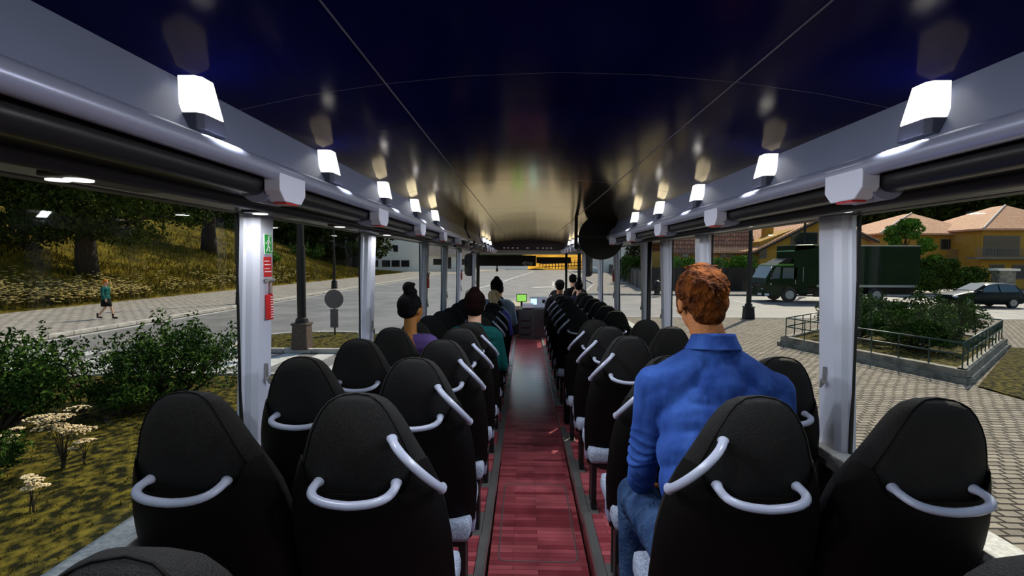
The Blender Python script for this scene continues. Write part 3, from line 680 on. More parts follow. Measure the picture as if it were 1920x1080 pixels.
# left block
seated(seat_hip(-1,0,3.53,.045), 'woman with black bun and purple top in the left window column, shoulders bare', SKD, HB, simple('purple_knit', (.09,.055,.19), .9), style='bun', bare=True, lean=.0, yaw=R(-25), k=1.07, wide=.94, vox=.01)
seated(seat_hip(-1,1,4.26,.05), 'person in dark red knitted hat and dark teal shirt in the left aisle column', SKP, simple('maroon_knit', (.006,.0005,.001), .95, bump=2, bscale=120), simple('dark_teal_cloth', (.002,.045,.045), .85, bump=1, bscale=20), style='beanie', lean=.02, k=1.08, vox=.01)
seated(seat_hip(-1,1,7.18,.04), 'blonde short-haired person in periwinkle blue top in the left aisle column', SKP, HBL, simple('periwinkle_cloth', (.12,.10,.42), .85), style='grey', lean=.0, vox=.014)
seated(seat_hip(-1,0,7.91,.0), 'blonde short-haired person behind the maroon hat in the left window column', SKP, HBL, simple('periwinkle_cloth', (.12,.10,.42), .85), style='grey', lean=.0, vox=.014)
seated(seat_hip(-1,1,7.91,.08), 'broad person in pale grey-blue shirt with a black hat in the left block', SK, simple('black_knit', (.006,.006,.007), .95), simple('pale_blue_grey_cloth', (.26,.32,.40), .85), style='beanie', lean=.0, k=1.12, wide=1.12, vox=.014)
seated(seat_hip(-1,1,8.64,.08), 'person in black seated before the grey-blue shirt at the front left', SK, simple('black_knit', (.006,.006,.007), .95), simple('black_cloth', (.008,.008,.009), .9), style='short', lean=.0, vox=.014)
# right block
seated(seat_hip(1,1,9.0,.14), 'person in black cap and black jacket in the right aisle column', SK, simple('black_knit', (.006,.006,.007), .95), simple('black_cloth', (.008,.008,.009), .9), style='cap', lean=.0, vox=.014)
seated(seat_hip(1,0,9.75,.09), 'woman with black bun and bare neck in the right window column', SKP, HB, simple('slate_blue_cloth', (.03,.03,.07), .9), style='bun', bare=True, lean=.0, vox=.014)
seated(seat_hip(1,0,10.5,.2), 'black-haired person in black at the very front of the right block', SKP, HB, simple('black_cloth', (.008,.008,.009), .9), style='short', lean=.0, headoff=(-.05,0,0), vox=.014)
# the man in the blue shirt, modelled on his own
def big_man():
    base = Vector((.56, 1.72, pod_z(1.36)+.485))
    r = empty('person', base, 'red-haired man in blue denim shirt and jeans, seen from behind at the right', 'person', 'seated passengers')
    HC = P(1313, 567, 2.06)-base
    sl = P(1228, 722, 1.95)-base; sr = P(1450, 735, 1.95)-base           # shoulder joints
    nk = P(1336, 634, 1.99)-base
    el = P(1207, 868, 2.00)-base; er = sr+Vector((.07,.05,-.30))
    wl = P(1200, 915, 2.17)-base; wr_ = Vector((.10,.45,.15))
    kl = Vector((-.165,.50,.09)); kr = Vector((.16,.50,.09))
    S = MB()
    q = head(S, HC, 1.08, R(8), R(-14))
    cap(S, nk+Vector((0,-.01,-.05)), HC+Vector((0,-.02,-.05)), .068, .062)
    cap(S, sl.lerp(sr,.2)+Vector((0,.03,-.03)), sr.lerp(sl,.2)+Vector((0,.03,-.03)), .04, .04); cap(S, (0,0,.1), nk+Vector((0,.04,-.22)), .10, .09)
    for a, b, c_, s in ((sl, el, wl, -1), (sr, er, wr_, 1)):
        cap(S, a, b, .05, .044); cap(S, b, c_, .042, .030)
        hand(S, c_, (-s*.25, 1, -.15), (-s*.3,-.1,-1), 1 if s > 0 else -1, 1.12)
    for kk in (kl, kr):
        s = 1 if kk.x > 0 else -1
        cap(S, (s*.10,.02,.06), kk, .08, .06); cap(S, kk, kk+Vector((0,-.02,-.38)), .055, .04); cap(S, kk+Vector((0,-.02,-.42)), kk+Vector((0,.14,-.45)), .035, .03)
    melt(S, 'body', simple('ruddy_skin', (.36,.14,.055), .55, bump=.5, bscale=90), r, .006, 4)
    T = MB(); up = Vector((0,0,1))
    mid = sl.lerp(sr, .5)
    levels = [(0.0,.155,.125),(.16,.158,.122),(.33,.166,.12),(.5,.18,.118),(.66,.198,.112),(.8,.20,.102),(.92,.175,.088)]
    hipc = Vector((.0,-.02,.04))
    for f, wd, rr in levels:
        c_ = hipc.lerp(mid+Vector((0,-.02,.0)), f); c_.y -= .045*math.sin(math.pi*f)
        cap(T, c_-Vector((wd-.085,0,0)), c_+Vector((wd-.085,0,0)), rr, rr, 14)
    cap(T, sl.lerp(sr,.10)+Vector((0,0,-.005)), nk+Vector((-.03,-.015,-.06)), .072, .060); cap(T, sr.lerp(sl,.10)+Vector((0,0,-.005)), nk+Vector((.03,-.015,-.06)), .072, .060)
    cap(T, mid+Vector((0,-.02,.0)), nk+Vector((0,-.005,-.05)), .12, .076)
    for e_ in (sl, sr): cap(T, e_.lerp(mid,.30)+Vector((0,-.02,.01)), nk+Vector((0,0,-.07)), .082, .078)
    for e_, q_ in ((sl, -1), (sr, 1)):
        cap(T, e_+Vector((-q_*.02,-.01,.004)), nk+Vector((q_*.05,-.01,-.105)), .074, .085); cap(T, e_+Vector((-q_*.03,-.02,-.04)), nk+Vector((q_*.03,-.03,-.17)), .085, .10)
    for a, b, c_ in ((sl, el, wl), (sr, er, wr_)):
        m_ = a.lerp(b, .35); cap(T, a, m_, .078, .070); cap(T, m_, b, .069, .058); cap(T, b, b.lerp(c_, .45), .058, .056); cap(T, b.lerp(c_,.35), b.lerp(c_, .72), .060, .054)
    # folds: ridges raised along the cloth
    rr = random.Random(3)
    cen = lambda f, x, o: (lambda c_: Vector((c_.x+x, c_.y-.045*math.sin(math.pi*f)-o, c_.z)))(hipc.lerp(mid+Vector((0,-.02,0)), f))
    for x0, f0, x1, f1 in ((.02,.95,.045,.5),(.03,.9,.10,.55),(-.01,.9,-.02,.3),(-.10,.85,-.07,.35),(.09,.85,.13,.3),(.05,.6,.02,.15),(-.05,.5,-.10,.05),(-.14,.7,-.13,.2)):
        n_ = 8; pts = []
        for k in range(n_+1):
            t = k/n_; f = f0+(f1-f0)*t; x = x0+(x1-x0)*t+.008*math.sin(5*t+x0*40); rb = float(np.interp(f, [l[0] for l in levels], [l[2] for l in levels]))
            pts.append(cen(f, x, rb-.006-max(0,abs(x)-.1)*.35))
        T.tube(pts, [.004]+[.010]*(n_-1)+[.004], 8)
    for k, t in enumerate((.55,.66,.76,.86,.95)):
        c_ = sl.lerp(el, t); T.tube([c_+Vector((.066*math.cos(a), .066*math.sin(a), .012*math.sin(2*a+k))) for a in [2*math.pi*j/14 for j in range(15)]], .006, 6)
    for k, t in enumerate((.1,.3,.5)):
        c_ = el.lerp(wl, t); T.tube([c_+Vector((.060*math.cos(a), .02*math.sin(a+1), .060*math.sin(a))) for a in [2*math.pi*j/14 for j in range(15)]], .007, 6)
    denim = simple('blue_denim_shirt', (.014,.042,.20), .85, col2=(.032,.085,.31), scale=9, bump=3.2, bscale=10, stretch=(1,1,.4))
    melt(T, 'shirt', denim, r, .006, 5)
    C = MB(); rings = []
    for z, rad, ty in ((-.085,.104,0),(-.060,.090,0),(-.040,.082,0),(-.028,.078,0),(-.036,.070,0)):
        rings.append([(nk.x+rad*1.02*math.cos(a), nk.y-.006+rad*math.sin(a), nk.z+z+.045-.022*math.sin(a)*.6) for a in [2*math.pi*j/36 for j in range(36)]])
    C.loft(rings, cap=False).build('collar', denim, r, smooth=True)
    L = MB(); cap(L, (-.09,.0,.05), (.09,.0,.05), .125, .125)
    for kk in (kl, kr):
        s = 1 if kk.x > 0 else -1
        cap(L, (s*.10,.02,.07), kk, .092, .072); cap(L, kk, kk+Vector((0,-.02,-.36)), .073, .062)
        for t in (.35,.5,.8): c_ = Vector((s*.10,.02,.07)).lerp(kk, t); L.tube([c_+Vector((.09*math.cos(a), .02*math.sin(2*a), .09*math.sin(a))) for a in [2*math.pi*j/14 for j in range(15)]], .006, 6)
    melt(L, 'jeans', simple('washed_jeans', (.006,.018,.06), .85, col2=(.045,.09,.19), scale=7, bump=1, bscale=60), r, .009, 4)
    F = MB()
    for kk in (kl, kr): cap(F, kk+Vector((0,-.05,-.43)), kk+Vector((0,.17,-.455)), .05, .04)
    melt(F, 'shoes', 'black', r, .01, 3)
    H = MB(); E = Euler((R(-14),0,R(8))).to_matrix()
    e3 = lambda p, v: H.ball(HC+E @ Vector(p), v, 24, 16, rot=(R(-14),0,R(8)))
    e3((0,-.022,.046), (.100,.112,.100)); e3((0,-.055,-.010), (.084,.072,.068)); e3((0,-.06,-.055), (.064,.050,.05)); e3((-.004,-.03,.125), (.05,.055,.03)); e3((0,.04,.085), (.07,.055,.045))
    for s in (-1, 1): e3((s*.080,.012,.0), (.012,.020,.045))
    for k in range(90):          # tufts
        u = rr.uniform(-1, 1); a = rr.uniform(0, 2*math.pi); v = Vector((math.sqrt(1-u*u)*math.cos(a), math.sqrt(1-u*u)*math.sin(a), u))
        if v.y > .55 or v.z < -.5: continue
        p = Vector((v.x*.097, -.022+v.y*.109, .046+v.z*.097)); t = v.cross(Vector((0,0,1))).normalized()*rr.uniform(-.6,.6)+Vector((0,0,-1 if v.z < .7 else 0))+v*.1+Vector((rr.uniform(-.4,.4),0,0))
        cap(H, HC+E@p, HC+E@(p+t.normalized()*.03), .0085, .004, 6)
    melt(H, 'hair', simple('red_brown_hair', (.035,.008,.0015), .8, col2=(.15,.042,.006), scale=22, bump=2.5, bscale=38), r, .0045, 2)
    eyes(q, r, 1.08)
    return r
big_man()
# ================================================================ OUTSIDE: GROUND
def poly(name, pts, z, mat, thick=.0):
    mb = MB(); n = len(pts)
    mb.add([(p[0], p[1], z) for p in pts], [tuple(range(n))])
    if thick: mb.add([(p[0], p[1], z) for p in pts]+[(p[0], p[1], z-thick) for p in pts], [(i, (i+1)%n, n+(i+1)%n, n+i) for i in range(n)])
    o = mb.build(name, mat); o['kind'] = 'structure'; return o
def kerb(name, pts, z, mat='kerb', wd=.16, ht=.14, stone=1.0):
    mb = MB()
    for a, b in zip(pts[:-1], pts[1:]):
        a, b = Vector(a[:2]), Vector(b[:2]); L = (b-a).length; n = max(1, round(L/stone)); an = math.atan2(b.y-a.y, b.x-a.x)
        for k in range(n):
            c = a.lerp(b, (k+.5)/n); mb.box((c.x, c.y, z+ht/2), (L/n-.015, wd, ht), rot=(0,0,an))
    o = mb.build(name, mat, bevel=.02 if len(mb.v) < 3000 else 0); o['kind'] = 'structure'; return o
poly('road', [(-260,-60),(260,-60),(260,400),(-260,400)], GZ-.03, 'asphalt')
poly('cobbled_plaza', [(1.6,-12),(60,-12),(60,25),(1.6,25)], GZ, 'cobble')
kerb('plaza_kerb', [(1.7,25.05),(60,25.05)], GZ-.06, ht=.08)
poly('grass_right', [(9.9,-12),(9.9,11.4),(15.4,16.6),(45,16.6),(45,-12)], GZ+.03, 'grass', .05)
# left verge with the rounded corner
vx = [(-1.7,-12),(-1.7,11.6)] + [(-9.2+1.6*math.cos(R(a))*-1*-1, 10.0+1.6*math.sin(R(a))) for a in (90,)] + [(-9.2-1.6*math.sin(R(a)), 10.0+1.6*math.cos(R(a))) for a in range(15, 91, 15)] + [(-11.2, 6),(-12.2,0),(-12.8,-12)]
poly('verge_left', vx, GZ+.08, 'grass', .12)
kerb('verge_kerb', vx[1:], GZ-.02, stone=.9)
isl = [(p.x, p.y) for p in (G(426,659), G(640,661), G(720,664), G(760,650), G(740,632), G(640,627), G(560,627), G(500,633), G(455,643))]
poly('island', isl, GZ+.08, 'grass', .12); kerb('island_kerb', isl+[isl[0]], GZ-.02, stone=.8)
# pavement of the far left side, meeting the meadow
poly('sidewalk_left', [(-25,-20),(-16.6,-20),(-16.6,85),(-13.5,105),(-10,125),(-4,160),(-30,160),(-26,110)], GZ+.10, 'walk', .14)
kerb('sidewalk_kerb', [(-16.5,-10),(-16.5,85),(-13.4,105),(-9.9,125),(-3.9,160)], GZ-.02, stone=1.0, wd=.22, ht=.15)
poly('sidewalk_far', [(4.6,41.5),(90,41.5),(90,46),(13,46),(21,160),(12,160),(8,60)], GZ+.10, 'walk', .14)
kerb('sidewalk_far_kerb', [(12,160),(8,60),(4.6,41.4),(90,41.4)], GZ-.02, stone=1.2)
st = MB()
for k in range(13):
    x = -15.9+1.0*k; st.box((x, 13.7, GZ-.024), (.5, 2.9, .008))
struct(st.build('crosswalk_marking', 'paint'))
ln = MB()
def line(a, b, wd=.14):
    a, b = Vector(a), Vector(b); an = math.atan2(b.y-a.y, b.x-a.x); c = (a+b)/2; ln.box((c.x, c.y, GZ-.024), ((b-a).length, wd, .008), rot=(0,0,an))
cl = [G(878,545), G(905,538), G(940,529), G(962,521), G(985,514), G(1000,509)]
for a, b in zip(cl[:-1], cl[1:]): line(a.xy, b.xy, .25)
line(G(998,539).xy, G(1042,537).xy, .9); line(G(1036,540).xy, G(1038,528).xy, .2)
line(G(1375,563).xy, G(1420,574).xy, .25); line((-16.1,15.5), (-16.1,100), .15); line((-2.5,20),(-2.5,28)); line((-2.5,34),(-2.5,44))
for k in range(7): line(G(1858+k*14, 583+k*1.2).xy, G(1866+k*14, 584+k*1.2).xy, .4)
struct(ln.build('road_marking', 'paint'))
# ---------------------------------------------------------------- hill and meadow at the left
def hl(x, y):
    fade = min(1, max(0, (112-y)/42)); fade = fade*fade*(3-2*fade)
    t = max(0, -25-x); h = .37*t if t < 22 else 8.14+.12*(t-22) if t < 50 else 11.5+.3*(t-50)
    h += .5*math.sin(x*.21+y*.13)*min(1, t/8)+.25*math.sin(x*.6-y*.33)*min(1, t/8)
    return GZ+.05+h*fade*.98 + max(0, -25-x-40)*.1*(1-fade)
def grid(name, x0, x1, y0, y1, nx, ny, f, mat):
    vs = [(x0+(x1-x0)*i/nx, y0+(y1-y0)*j/ny, 0) for j in range(ny+1) for i in range(nx+1)]
    vs = [(x, y, f(x, y)) for x, y, _ in vs]
    fs = [(j*(nx+1)+i, j*(nx+1)+i+1, (j+1)*(nx+1)+i+1, (j+1)*(nx+1)+i) for j in range(ny) for i in range(nx)]
    o = MB().add(vs, fs).build(name, mat, smooth=True); o['kind'] = 'structure'; return o
grid('meadow_slope', -140, -25, -30, 160, 90, 110, hl, 'meadow')
rnd = random.Random(11)
def rim(a0, a1, rad, hfun, name, mat='hill'):
    mb = MB(); n = 90; m = 10; vs = []
    for j in range(m+1):
        for i in range(n+1):
            a = R(a0+(a1-a0)*i/n); f = j/m; rr = rad+f*90
            vs.append((rr*math.sin(a), rr*math.cos(a), GZ-.1+hfun(math.degrees(a))*math.sin(f*math.pi/2)+2.5*math.sin(i*.9+j*2)*f+1.5*math.sin(i*2.3+j)*f))
    mb.add(vs, [(j*(n+1)+i, j*(n+1)+i+1, (j+1)*(n+1)+i+1, (j+1)*(n+1)+i) for j in range(m) for i in range(n)])
    o = mb.build(name, mat, smooth=True); o['kind'] = 'structure'
rim(-100, 100, 190, lambda a: 62+14*math.sin(a*.15), 'forest_hills')
grid('ochre_field_hill', -6, 60, 150, 190, 30, 14, lambda x, y: GZ+(y-150)*.33*min(1, max(0, (x+4)/8))+.4*math.sin(x*.5), 'ochre_hill')
# tall grass on the slope: numpy built blades
def blades(name, n, sample, hmin, hmax, wd, mat, label, cat, seed=1, lean=.35):
    rr = np.random.default_rng(seed); vs = []; fs = []
    for i in range(n):
        x, y, z = sample(rr); h = rr.uniform(hmin, hmax); a = rr.uniform(0, 6.28); dx, dy = math.cos(a)*wd, math.sin(a)*wd; lx, ly = rr.normal(0, lean*h, 2)
        k = len(vs); vs += [(x-dx, y-dy, z), (x+dx, y+dy, z), (x+lx*.4+dx*.6, y+ly*.4+dy*.6, z+h*.6), (x+lx, y+ly, z+h)]; fs += [(k,k+1,k+2),(k,k+2,k+3)]
    o = MB().add(vs, fs).build(name, mat); return tag(o, label, cat, kind='stuff')
def s_slope(rr):
    while True:
        y = rr.uniform(18, 105)**1.0; x = -25.3-abs(rr.exponential(9))
        if x > -60: return x, y, hl(x, y)-.03
blades('tall_grass', 42000, s_slope, .25, .6, .022, 'blade', 'yellow-green tall meadow grass covering the slope beyond the left sidewalk', 'grass', 1, .25)
def s_verge(rr): return rr.uniform(-11.5, -2), rr.uniform(1.5, 11.3), GZ+.07
blades('verge_grass', 16000, s_verge, .02, .07, .006, 'blade', 'short grass blades on the verge beside the left windows', 'grass', 2)
# umbel flowers
def umbel(mb_s, mb_u, x, y, z, h, n, rr, rad=.10):
    for k in range(n):
        a = rr.uniform(0, 6.28); d = rr.uniform(.05, .42)*h*.8; hh = h*rr.uniform(.55, 1); tx, ty = x+d*math.cos(a), y+d*math.sin(a)
        mb_s.tube([(x+rr.uniform(-.03,.03), y, z), (x+(tx-x)*.35, y+(ty-y)*.35, z+hh*.55), (tx, ty, z+hh-.03)], [.007,.005,.003], 5)
        R_ = rad*rr.uniform(.6, 1.25)
        for j in range(46):
            q = rr.uniform(0, 6.28); r2 = R_*rr.random()**.5; bx, by = tx+r2*math.cos(q), ty+r2*math.sin(q)*.8; bz = z+hh-.25*r2+rr.uniform(-.006,.006)
            mb_u.ball((bx, by, bz), (.014,.014,.007), 6, 4)
        for j in range(6):
            q = j*1.05; mb_s.tube([(tx, ty, z+hh-.04), (tx+R_*.7*math.cos(q), ty+R_*.7*math.sin(q), z+hh-.012-.15*R_)], .002, 4)
def flower(px, py, h, n, rad, label, seed):
    p = G(px, py, GZ+.08); rr = random.Random(seed); r = empty('flowering_plant', (p.x, p.y, GZ+.08), label, 'flower', 'umbel flowers on the verge')
    a, b = MB(), MB(); umbel(a, b, 0, 0, 0, h, int(n*1.3), rr, rad*1.35); a.build('stems', 'twig', r); b.build('flower_heads', 'umbel', r, smooth=True)
flower(118, 878, .80, 13, .115, 'large cream umbel flower plant on the near left verge', 5)
flower(160, 870, .45, 4, .07, 'small cream umbel flower plant right of the large one', 6)
flower(375, 800, .55, 5, .09, 'cream umbel flowers in front of the round bush, above the left seat', 7)
flower(60, 960, .40, 4, .06, 'faded umbel flower plant low at the left edge of the verge', 8)
flower(10, 870, .5, 4, .07, 'pale umbel flower plant at the far left edge', 9)
st_ = G(150, 775, GZ+.08); rr = random.Random(2); r = empty('seed_head_plant', st_, 'dark brown seed-head plant between the two left bushes', 'plant'); a = MB(); b = MB()
for k in range(9):
    t = Vector((rr.uniform(-.25,.25), rr.uniform(-.2,.2), rr.uniform(.45,.75))); a.tube([(0,0,0), t*.6, t], .010, 5)
    for j in range(8): b.ball(t+Vector((rr.uniform(-.07,.07), rr.uniform(-.06,.06), rr.uniform(-.02,.05))), .022, 6, 4)
a.build('stems', 'twig', r); b.build('seed_heads', simple('seed_brown', (.06,.03,.02)), r)
mu, ms = MB(), MB(); rr = random.Random(21)
for k in range(620):
    y = rr.uniform(19, 34) if k < 500 else rr.uniform(34, 60); x = -25.3-abs(rr.gauss(0, 1.6)); z = hl(x, y); h = rr.uniform(.5, .95)
    ms.tube([(x,y,z),(x+rr.uniform(-.1,.1),y,z+h)], .012, 3)
    for j in range(4): mu.ball((x+rr.uniform(-.26,.26), y+rr.uniform(-.2,.2), z+h-rr.uniform(0,.34)), (.095,.095,.022), 7, 4)
o = empty('meadow_flowers', (0,0,0)); tag(o, 'yellow-cream umbel flowers growing thickly along the sidewalk edge of the meadow', 'flowers', kind='stuff')
mu.build('flower_heads', 'umbel_far', o); ms.build('stems', 'twig', o)
# ---------------------------------------------------------------- foliage
def leaves(blobs, n, size, seed, hang=.0):
    rr = np.random.default_rng(seed); B = np.array(blobs, float); vol = B[:,3]*B[:,4]*B[:,5]; vol = vol**.75; idx = rr.choice(len(B), n, p=vol/vol.sum())
    d = rr.normal(size=(n,3)); d /= np.linalg.norm(d, axis=1)[:,None]; rad = rr.uniform(.45, 1.05, n)**.6
    c = B[idx,:3]+d*B[idx,3:6]*rad[:,None]
    nrm = d*.7+rr.normal(size=(n,3))*.6; nrm /= np.linalg.norm(nrm, axis=1)[:,None]
    t = rr.normal(size=(n,3)); t -= nrm*(t*nrm).sum(1)[:,None]; t /= np.linalg.norm(t, axis=1)[:,None]; t[:,2] -= hang; b = np.cross(nrm, t)
    s = size*rr.uniform(.6, 1.3, n)[:,None]
    v = np.stack([c-t*s, c+b*s*.45, c+t*s, c-b*s*.45], 1).reshape(-1,3)
    f = np.arange(4*n).reshape(n,4)
    return v, f
def lmesh(name, v, f, mat, parent):
    me = bpy.data.meshes.new(name); me.vertices.add(len(v)); me.vertices.foreach_set('co', v.astype(np.float32).ravel())
    me.loops.add(f.size); me.loops.foreach_set('vertex_index', f.astype(np.int32).ravel()); me.polygons.add(len(f))
    me.polygons.foreach_set('loop_start', np.arange(0, f.size, 4, dtype=np.int32)); me.polygons.foreach_set('loop_total', np.full(len(f), 4, np.int32))
    me.update(); me.validate(); me.materials.append(M[mat]); o = bpy.data.objects.new(name, me); COL.objects.link(o); o.parent = parent; return o
def bush(loc, w_, d_, h, n, size, mat, label, seed, sprigs=14, cat='bush', name='leafy_bush', group=None):
    r = empty(name, loc, label, cat, group); rr = random.Random(seed); bl = []; tw = MB()
    for k in range(sprigs):
        a = rr.uniform(0, 6.28); q = rr.random()**.5; x, y = q*w_*.42*math.cos(a), q*d_*.42*math.sin(a); z = h*rr.uniform(.3, .88)*(1-.35*q)
        rx = w_*rr.uniform(.09, .17); bl.append((x, y, z, rx, rx, h*rr.uniform(.08, .16)))
        tw.tube([(x*.15, y*.15, 0), (x*.6, y*.6, z*.55), (x, y, z+.05)], [.02*h, .012*h, .005*h], 5)
        if k % 2 == 0:   # sprig sticking out
            e = (x*1.25, y*1.25, min(h, z+h*.22)); tw.tube([(x, y, z), e], [.006*h, .003*h], 4); bl.append((*e, rx*.4, rx*.4, h*.10))
            bl.append(((x+e[0])/2, (y+e[1])/2, (z+e[2])/2, rx*.4, rx*.4, h*.08))
    bl.append((0, 0, h*.38, w_*.33, d_*.33, h*.30))
    v, f = leaves(bl, n, size, seed); lmesh('leaves', v, f, mat, r); tw.build('branches', 'twig', r); return r
p = G(318, 752, GZ+.08); bush((p.x, p.y, GZ+.08), 2.9, 2.2, 1.75, 9000, .040, 'leaf', 'loose green bush on the verge just left of the first left window pillar', 31, 34)
p = G(20, 800, GZ+.08); bush((p.x-.2, p.y, GZ+.08), 2.5, 2.2, 1.85, 9000, .040, 'leaf', 'tall dark bush at the far left edge of the verge', 32, 34)
p = G(0, 905, GZ+.08); bush((p.x-.3, p.y, GZ+.08), 1.3, 1.2, .7, 2600, .03, 'leaf', 'low scrubby bush at the left edge, nearer than the tall one', 33, 18)
p = G(255, 770, GZ+.08); bush((p.x, p.y-.2, GZ+.08), 1.6, 1.2, .75, 3000, .035, 'leaf', 'low dark bush at the foot of the loose green bush', 34, 18)
def tree(loc, h, cr, n, size, mat, label, seed, trunk=.4, group=None, low=.35):
    r = empty('tree', loc, label, 'tree', group); rr = random.Random(seed); tw = MB(); bl = []
    tw.tube([(0,0,-.5), (.1*rr.uniform(-1,1),0,h*.2), (.3*rr.uniform(-1,1),.2,h*.5), (0,0,h*.8)], [trunk*1.2, trunk*.9, trunk*.6, trunk*.15], 12)
    for k in range(22):
        a = k*2.4+rr.uniform(-.4,.4); z = h*(low+(.95-low)*((k+.5)/22)); q = cr*(.55+.45*rr.random())*math.sin(math.pi*min(.93, max(.22, (z/h-low+.18)/(1.1-low+.05))))
        x, y = q*math.cos(a), q*math.sin(a); z0 = z*.72
        tw.tube([(0,0,z0), (x*.5, y*.5, (z0+z)/2+.15), (x, y, z)], [trunk*.28, trunk*.16, trunk*.04], 7)
        s = cr*rr.uniform(.20,.34); bl.append((x, y, z, s, s, s*.62)); bl.append((x*.6+rr.uniform(-.4,.4), y*.6+rr.uniform(-.4,.4), z+rr.uniform(-.5,.6), s*.9, s*.9, s*.6))
    v, f = leaves(bl, n, size, seed); lmesh('leaves', v, f, mat, r); tw.build('trunk', 'bark', r, smooth=True); return r
def on_slope(px, py, d):
    q = P(px, py, d); return (q.x, q.y, hl(q.x, q.y)-.1)
x_, y_, z_ = on_slope(165, 540, 34); tree((x_, y_, z_), 13, 8.0, 30000, .17, 'leaf_dark', 'great dark tree with thick trunk behind the walking person', 51, .62, low=.24)
x_, y_, z_ = on_slope(20, 540, 33); tree((x_-2, y_, z_), 12, 6.5, 22000, .17, 'leaf_dark', 'dark spreading tree at the far left edge of the slope', 52, .45, low=.12)
x_, y_, z_ = on_slope(392, 470, 56); tree((x_, y_, z_), 13, 6.5, 15000, .24, 'leaf_dark', 'dark tree with bare lit trunk higher on the slope', 53, .75, low=.42)
x_, y_, z_ = on_slope(668, 500, 96); tree((x_, y_, z_), 13, 7.0, 8000, .36, 'leaf_dark', 'broad dark tree beside the pale building at the left', 54, .9, low=.25)
x_, y_, z_ = on_slope(630, 500, 99); tree((x_-2, y_, z_), 13, 6.5, 8000, .36, 'leaf_dark', 'dark tree behind the second left lamppost', 55, .7, low=.22)
base = tree(on_slope(560, 480, 100), 12, 6.5, 7000, .38, 'leaf_dark', 'dark tree on the slope right of the first left pillar', 56, .5, low=.1)
for i, (px, py, d, k) in enumerate(((330,420,88,1.0),(250,410,80,1.0),(120,400,75,1.1),(40,400,70,1.1),(440,430,95,1.0),(500,440,105,1.1),(590,455,118,1.1),(-60,400,60,1.0))):
    o = copy_tree(base, on_slope(px, py, d), label='dark tree on the ridge of the left slope, %s from the left' % ORD[8-i] if i else 'dark ridge tree seen between the two nearest slope trunks', group='trees along the left ridge'); o.scale = (k,)*3; o.rotation_euler.z = i*1.1
labs = {330:'dark ridge tree between the thick trunk and the bare lit trunk',250:'dark ridge tree right above the thick trunk',120:'dark ridge tree behind the left of the thick trunk',40:'dark ridge tree behind the tree at the left edge',440:'dark ridge tree behind the leftmost lamppost',500:'dark ridge tree just right of the first left pillar',590:'dark ridge tree over the grey fence','x':''}
for o, key in zip([x for x in COL.objects if x.get('group') == 'trees along the left ridge'], (330,250,120,40,440,500,590,None)):
    o['label'] = labs.get(key, 'dark ridge tree beyond the left edge of the picture')
# low bushes on the slope
for i, (px, py, d, w2) in enumerate(((505,430,60,3.0),(560,470,75,3.5),(590,480,82,3.5),(360,440,70,3.0))):
    x_, y_, z_ = on_slope(px, py, d); bush((x_, y_, z_), w2, w2, w2*.8, 1800, .14, 'leaf' if i else 'leaf_bright', ('bright round bush right of the exit sign pillar','dark bush on the slope behind the thick lamppost','pale bush beside the grey fence on the slope','dark bush on the crest left of the bare trunk')[i], 60+i, 12)
# dark fence at the left
f_ = empty('wooden_fence', (0,0,0), 'dark grey plank fence between the slope trees at the left', 'fence')
a, b = P(588, 500, 106), P(682, 505, 108); mb = MB(); n = 60
for k in range(n): 
    t = a.lerp(b, k/n); mb.box((t.x, t.y, GZ+2.2), ((b.x-a.x)/n*.93, .06, 4.4))
mb.build('planks', 'greywood', f_)
# ---------------------------------------------------------------- lampposts and sign
def lamppost(p, h, rad, foot, label, fh=.75):
    r = empty('lamppost', p, label, 'lamppost', 'black iron lampposts')
    MB().box((0,0,fh*.46), (foot,foot,fh*.92), ch=foot*.1, taper=.86).box((0,0,fh*.94), (foot*.95,foot*.95,fh*.08), ch=.01).build('foot', 'lampfoot' if fh > .74 else 'iron', r)
    MB().tube([(0,0,fh*.9),(0,0,fh+.12),(0,0,fh+.14),(0,0,h*.55),(0,0,h*.55+.01),(0,0,h)], [rad*1.7,rad*1.3,rad,rad,rad*.78,rad*.7], 16).build('pole', 'iron', r, auto=40)
    lt = MB().tube([(0,0,h),(0,0,h+.1),(0,0,h+.12),(0,0,h+.5),(0,0,h+.52),(0,0,h+.72)], [.05,.09,.13,.20,.26,.03], 6); lt.build('lantern', 'iron', r)
p = G(567, 654, GZ+.08); lamppost((p.x, p.y, GZ+.08), 5.6, .125, .50, 'thick black lamppost on the grass island', .80)
p = G(451, 570, GZ+.1); lamppost((p.x, p.y, GZ+.1), 5.6, .11, .42, 'black lamppost on the left sidewalk just left of the first pillar', .70)
p = G(627, 541, GZ+.1); lamppost((p.x, p.y, GZ+.1), 5.6, .12, .46, 'black lamppost farther along the left sidewalk, above the round sign', .70)
p = G(1403, 598); lamppost((p.x, p.y, GZ), 5.8, .115, .46, 'black lamppost at the edge of the cobbled plaza', .62)
p = G(1597, 566, GZ+.1); lamppost((p.x, p.y+6, GZ+.1), 6.6, .11, .46, 'thin dark lamppost behind the green truck', .62)
p = G(932, 509, GZ+.1); lamppost((p.x, p.y, GZ+.1), 5.6, .16, .6, 'small distant lamppost below the destination display', .62)
p = G(628, 628, GZ+.08); r = empty('traffic_sign', (p.x, p.y, GZ+.08), 'back of a round traffic sign with small plate on the island', 'traffic sign')
MB().tube([(0,0,0),(0,0,1.62)], .03, 10).build('post', 'signback', r, smooth=True)
MB().tube([(0,-.03,1.28),(0,-.05,1.28)], .335, 40).build('round_plate', 'signback', r, auto=40)
MB().box((0,-.04,.60), (.28,.02,.66)).build('lower_plate', 'signback', r)
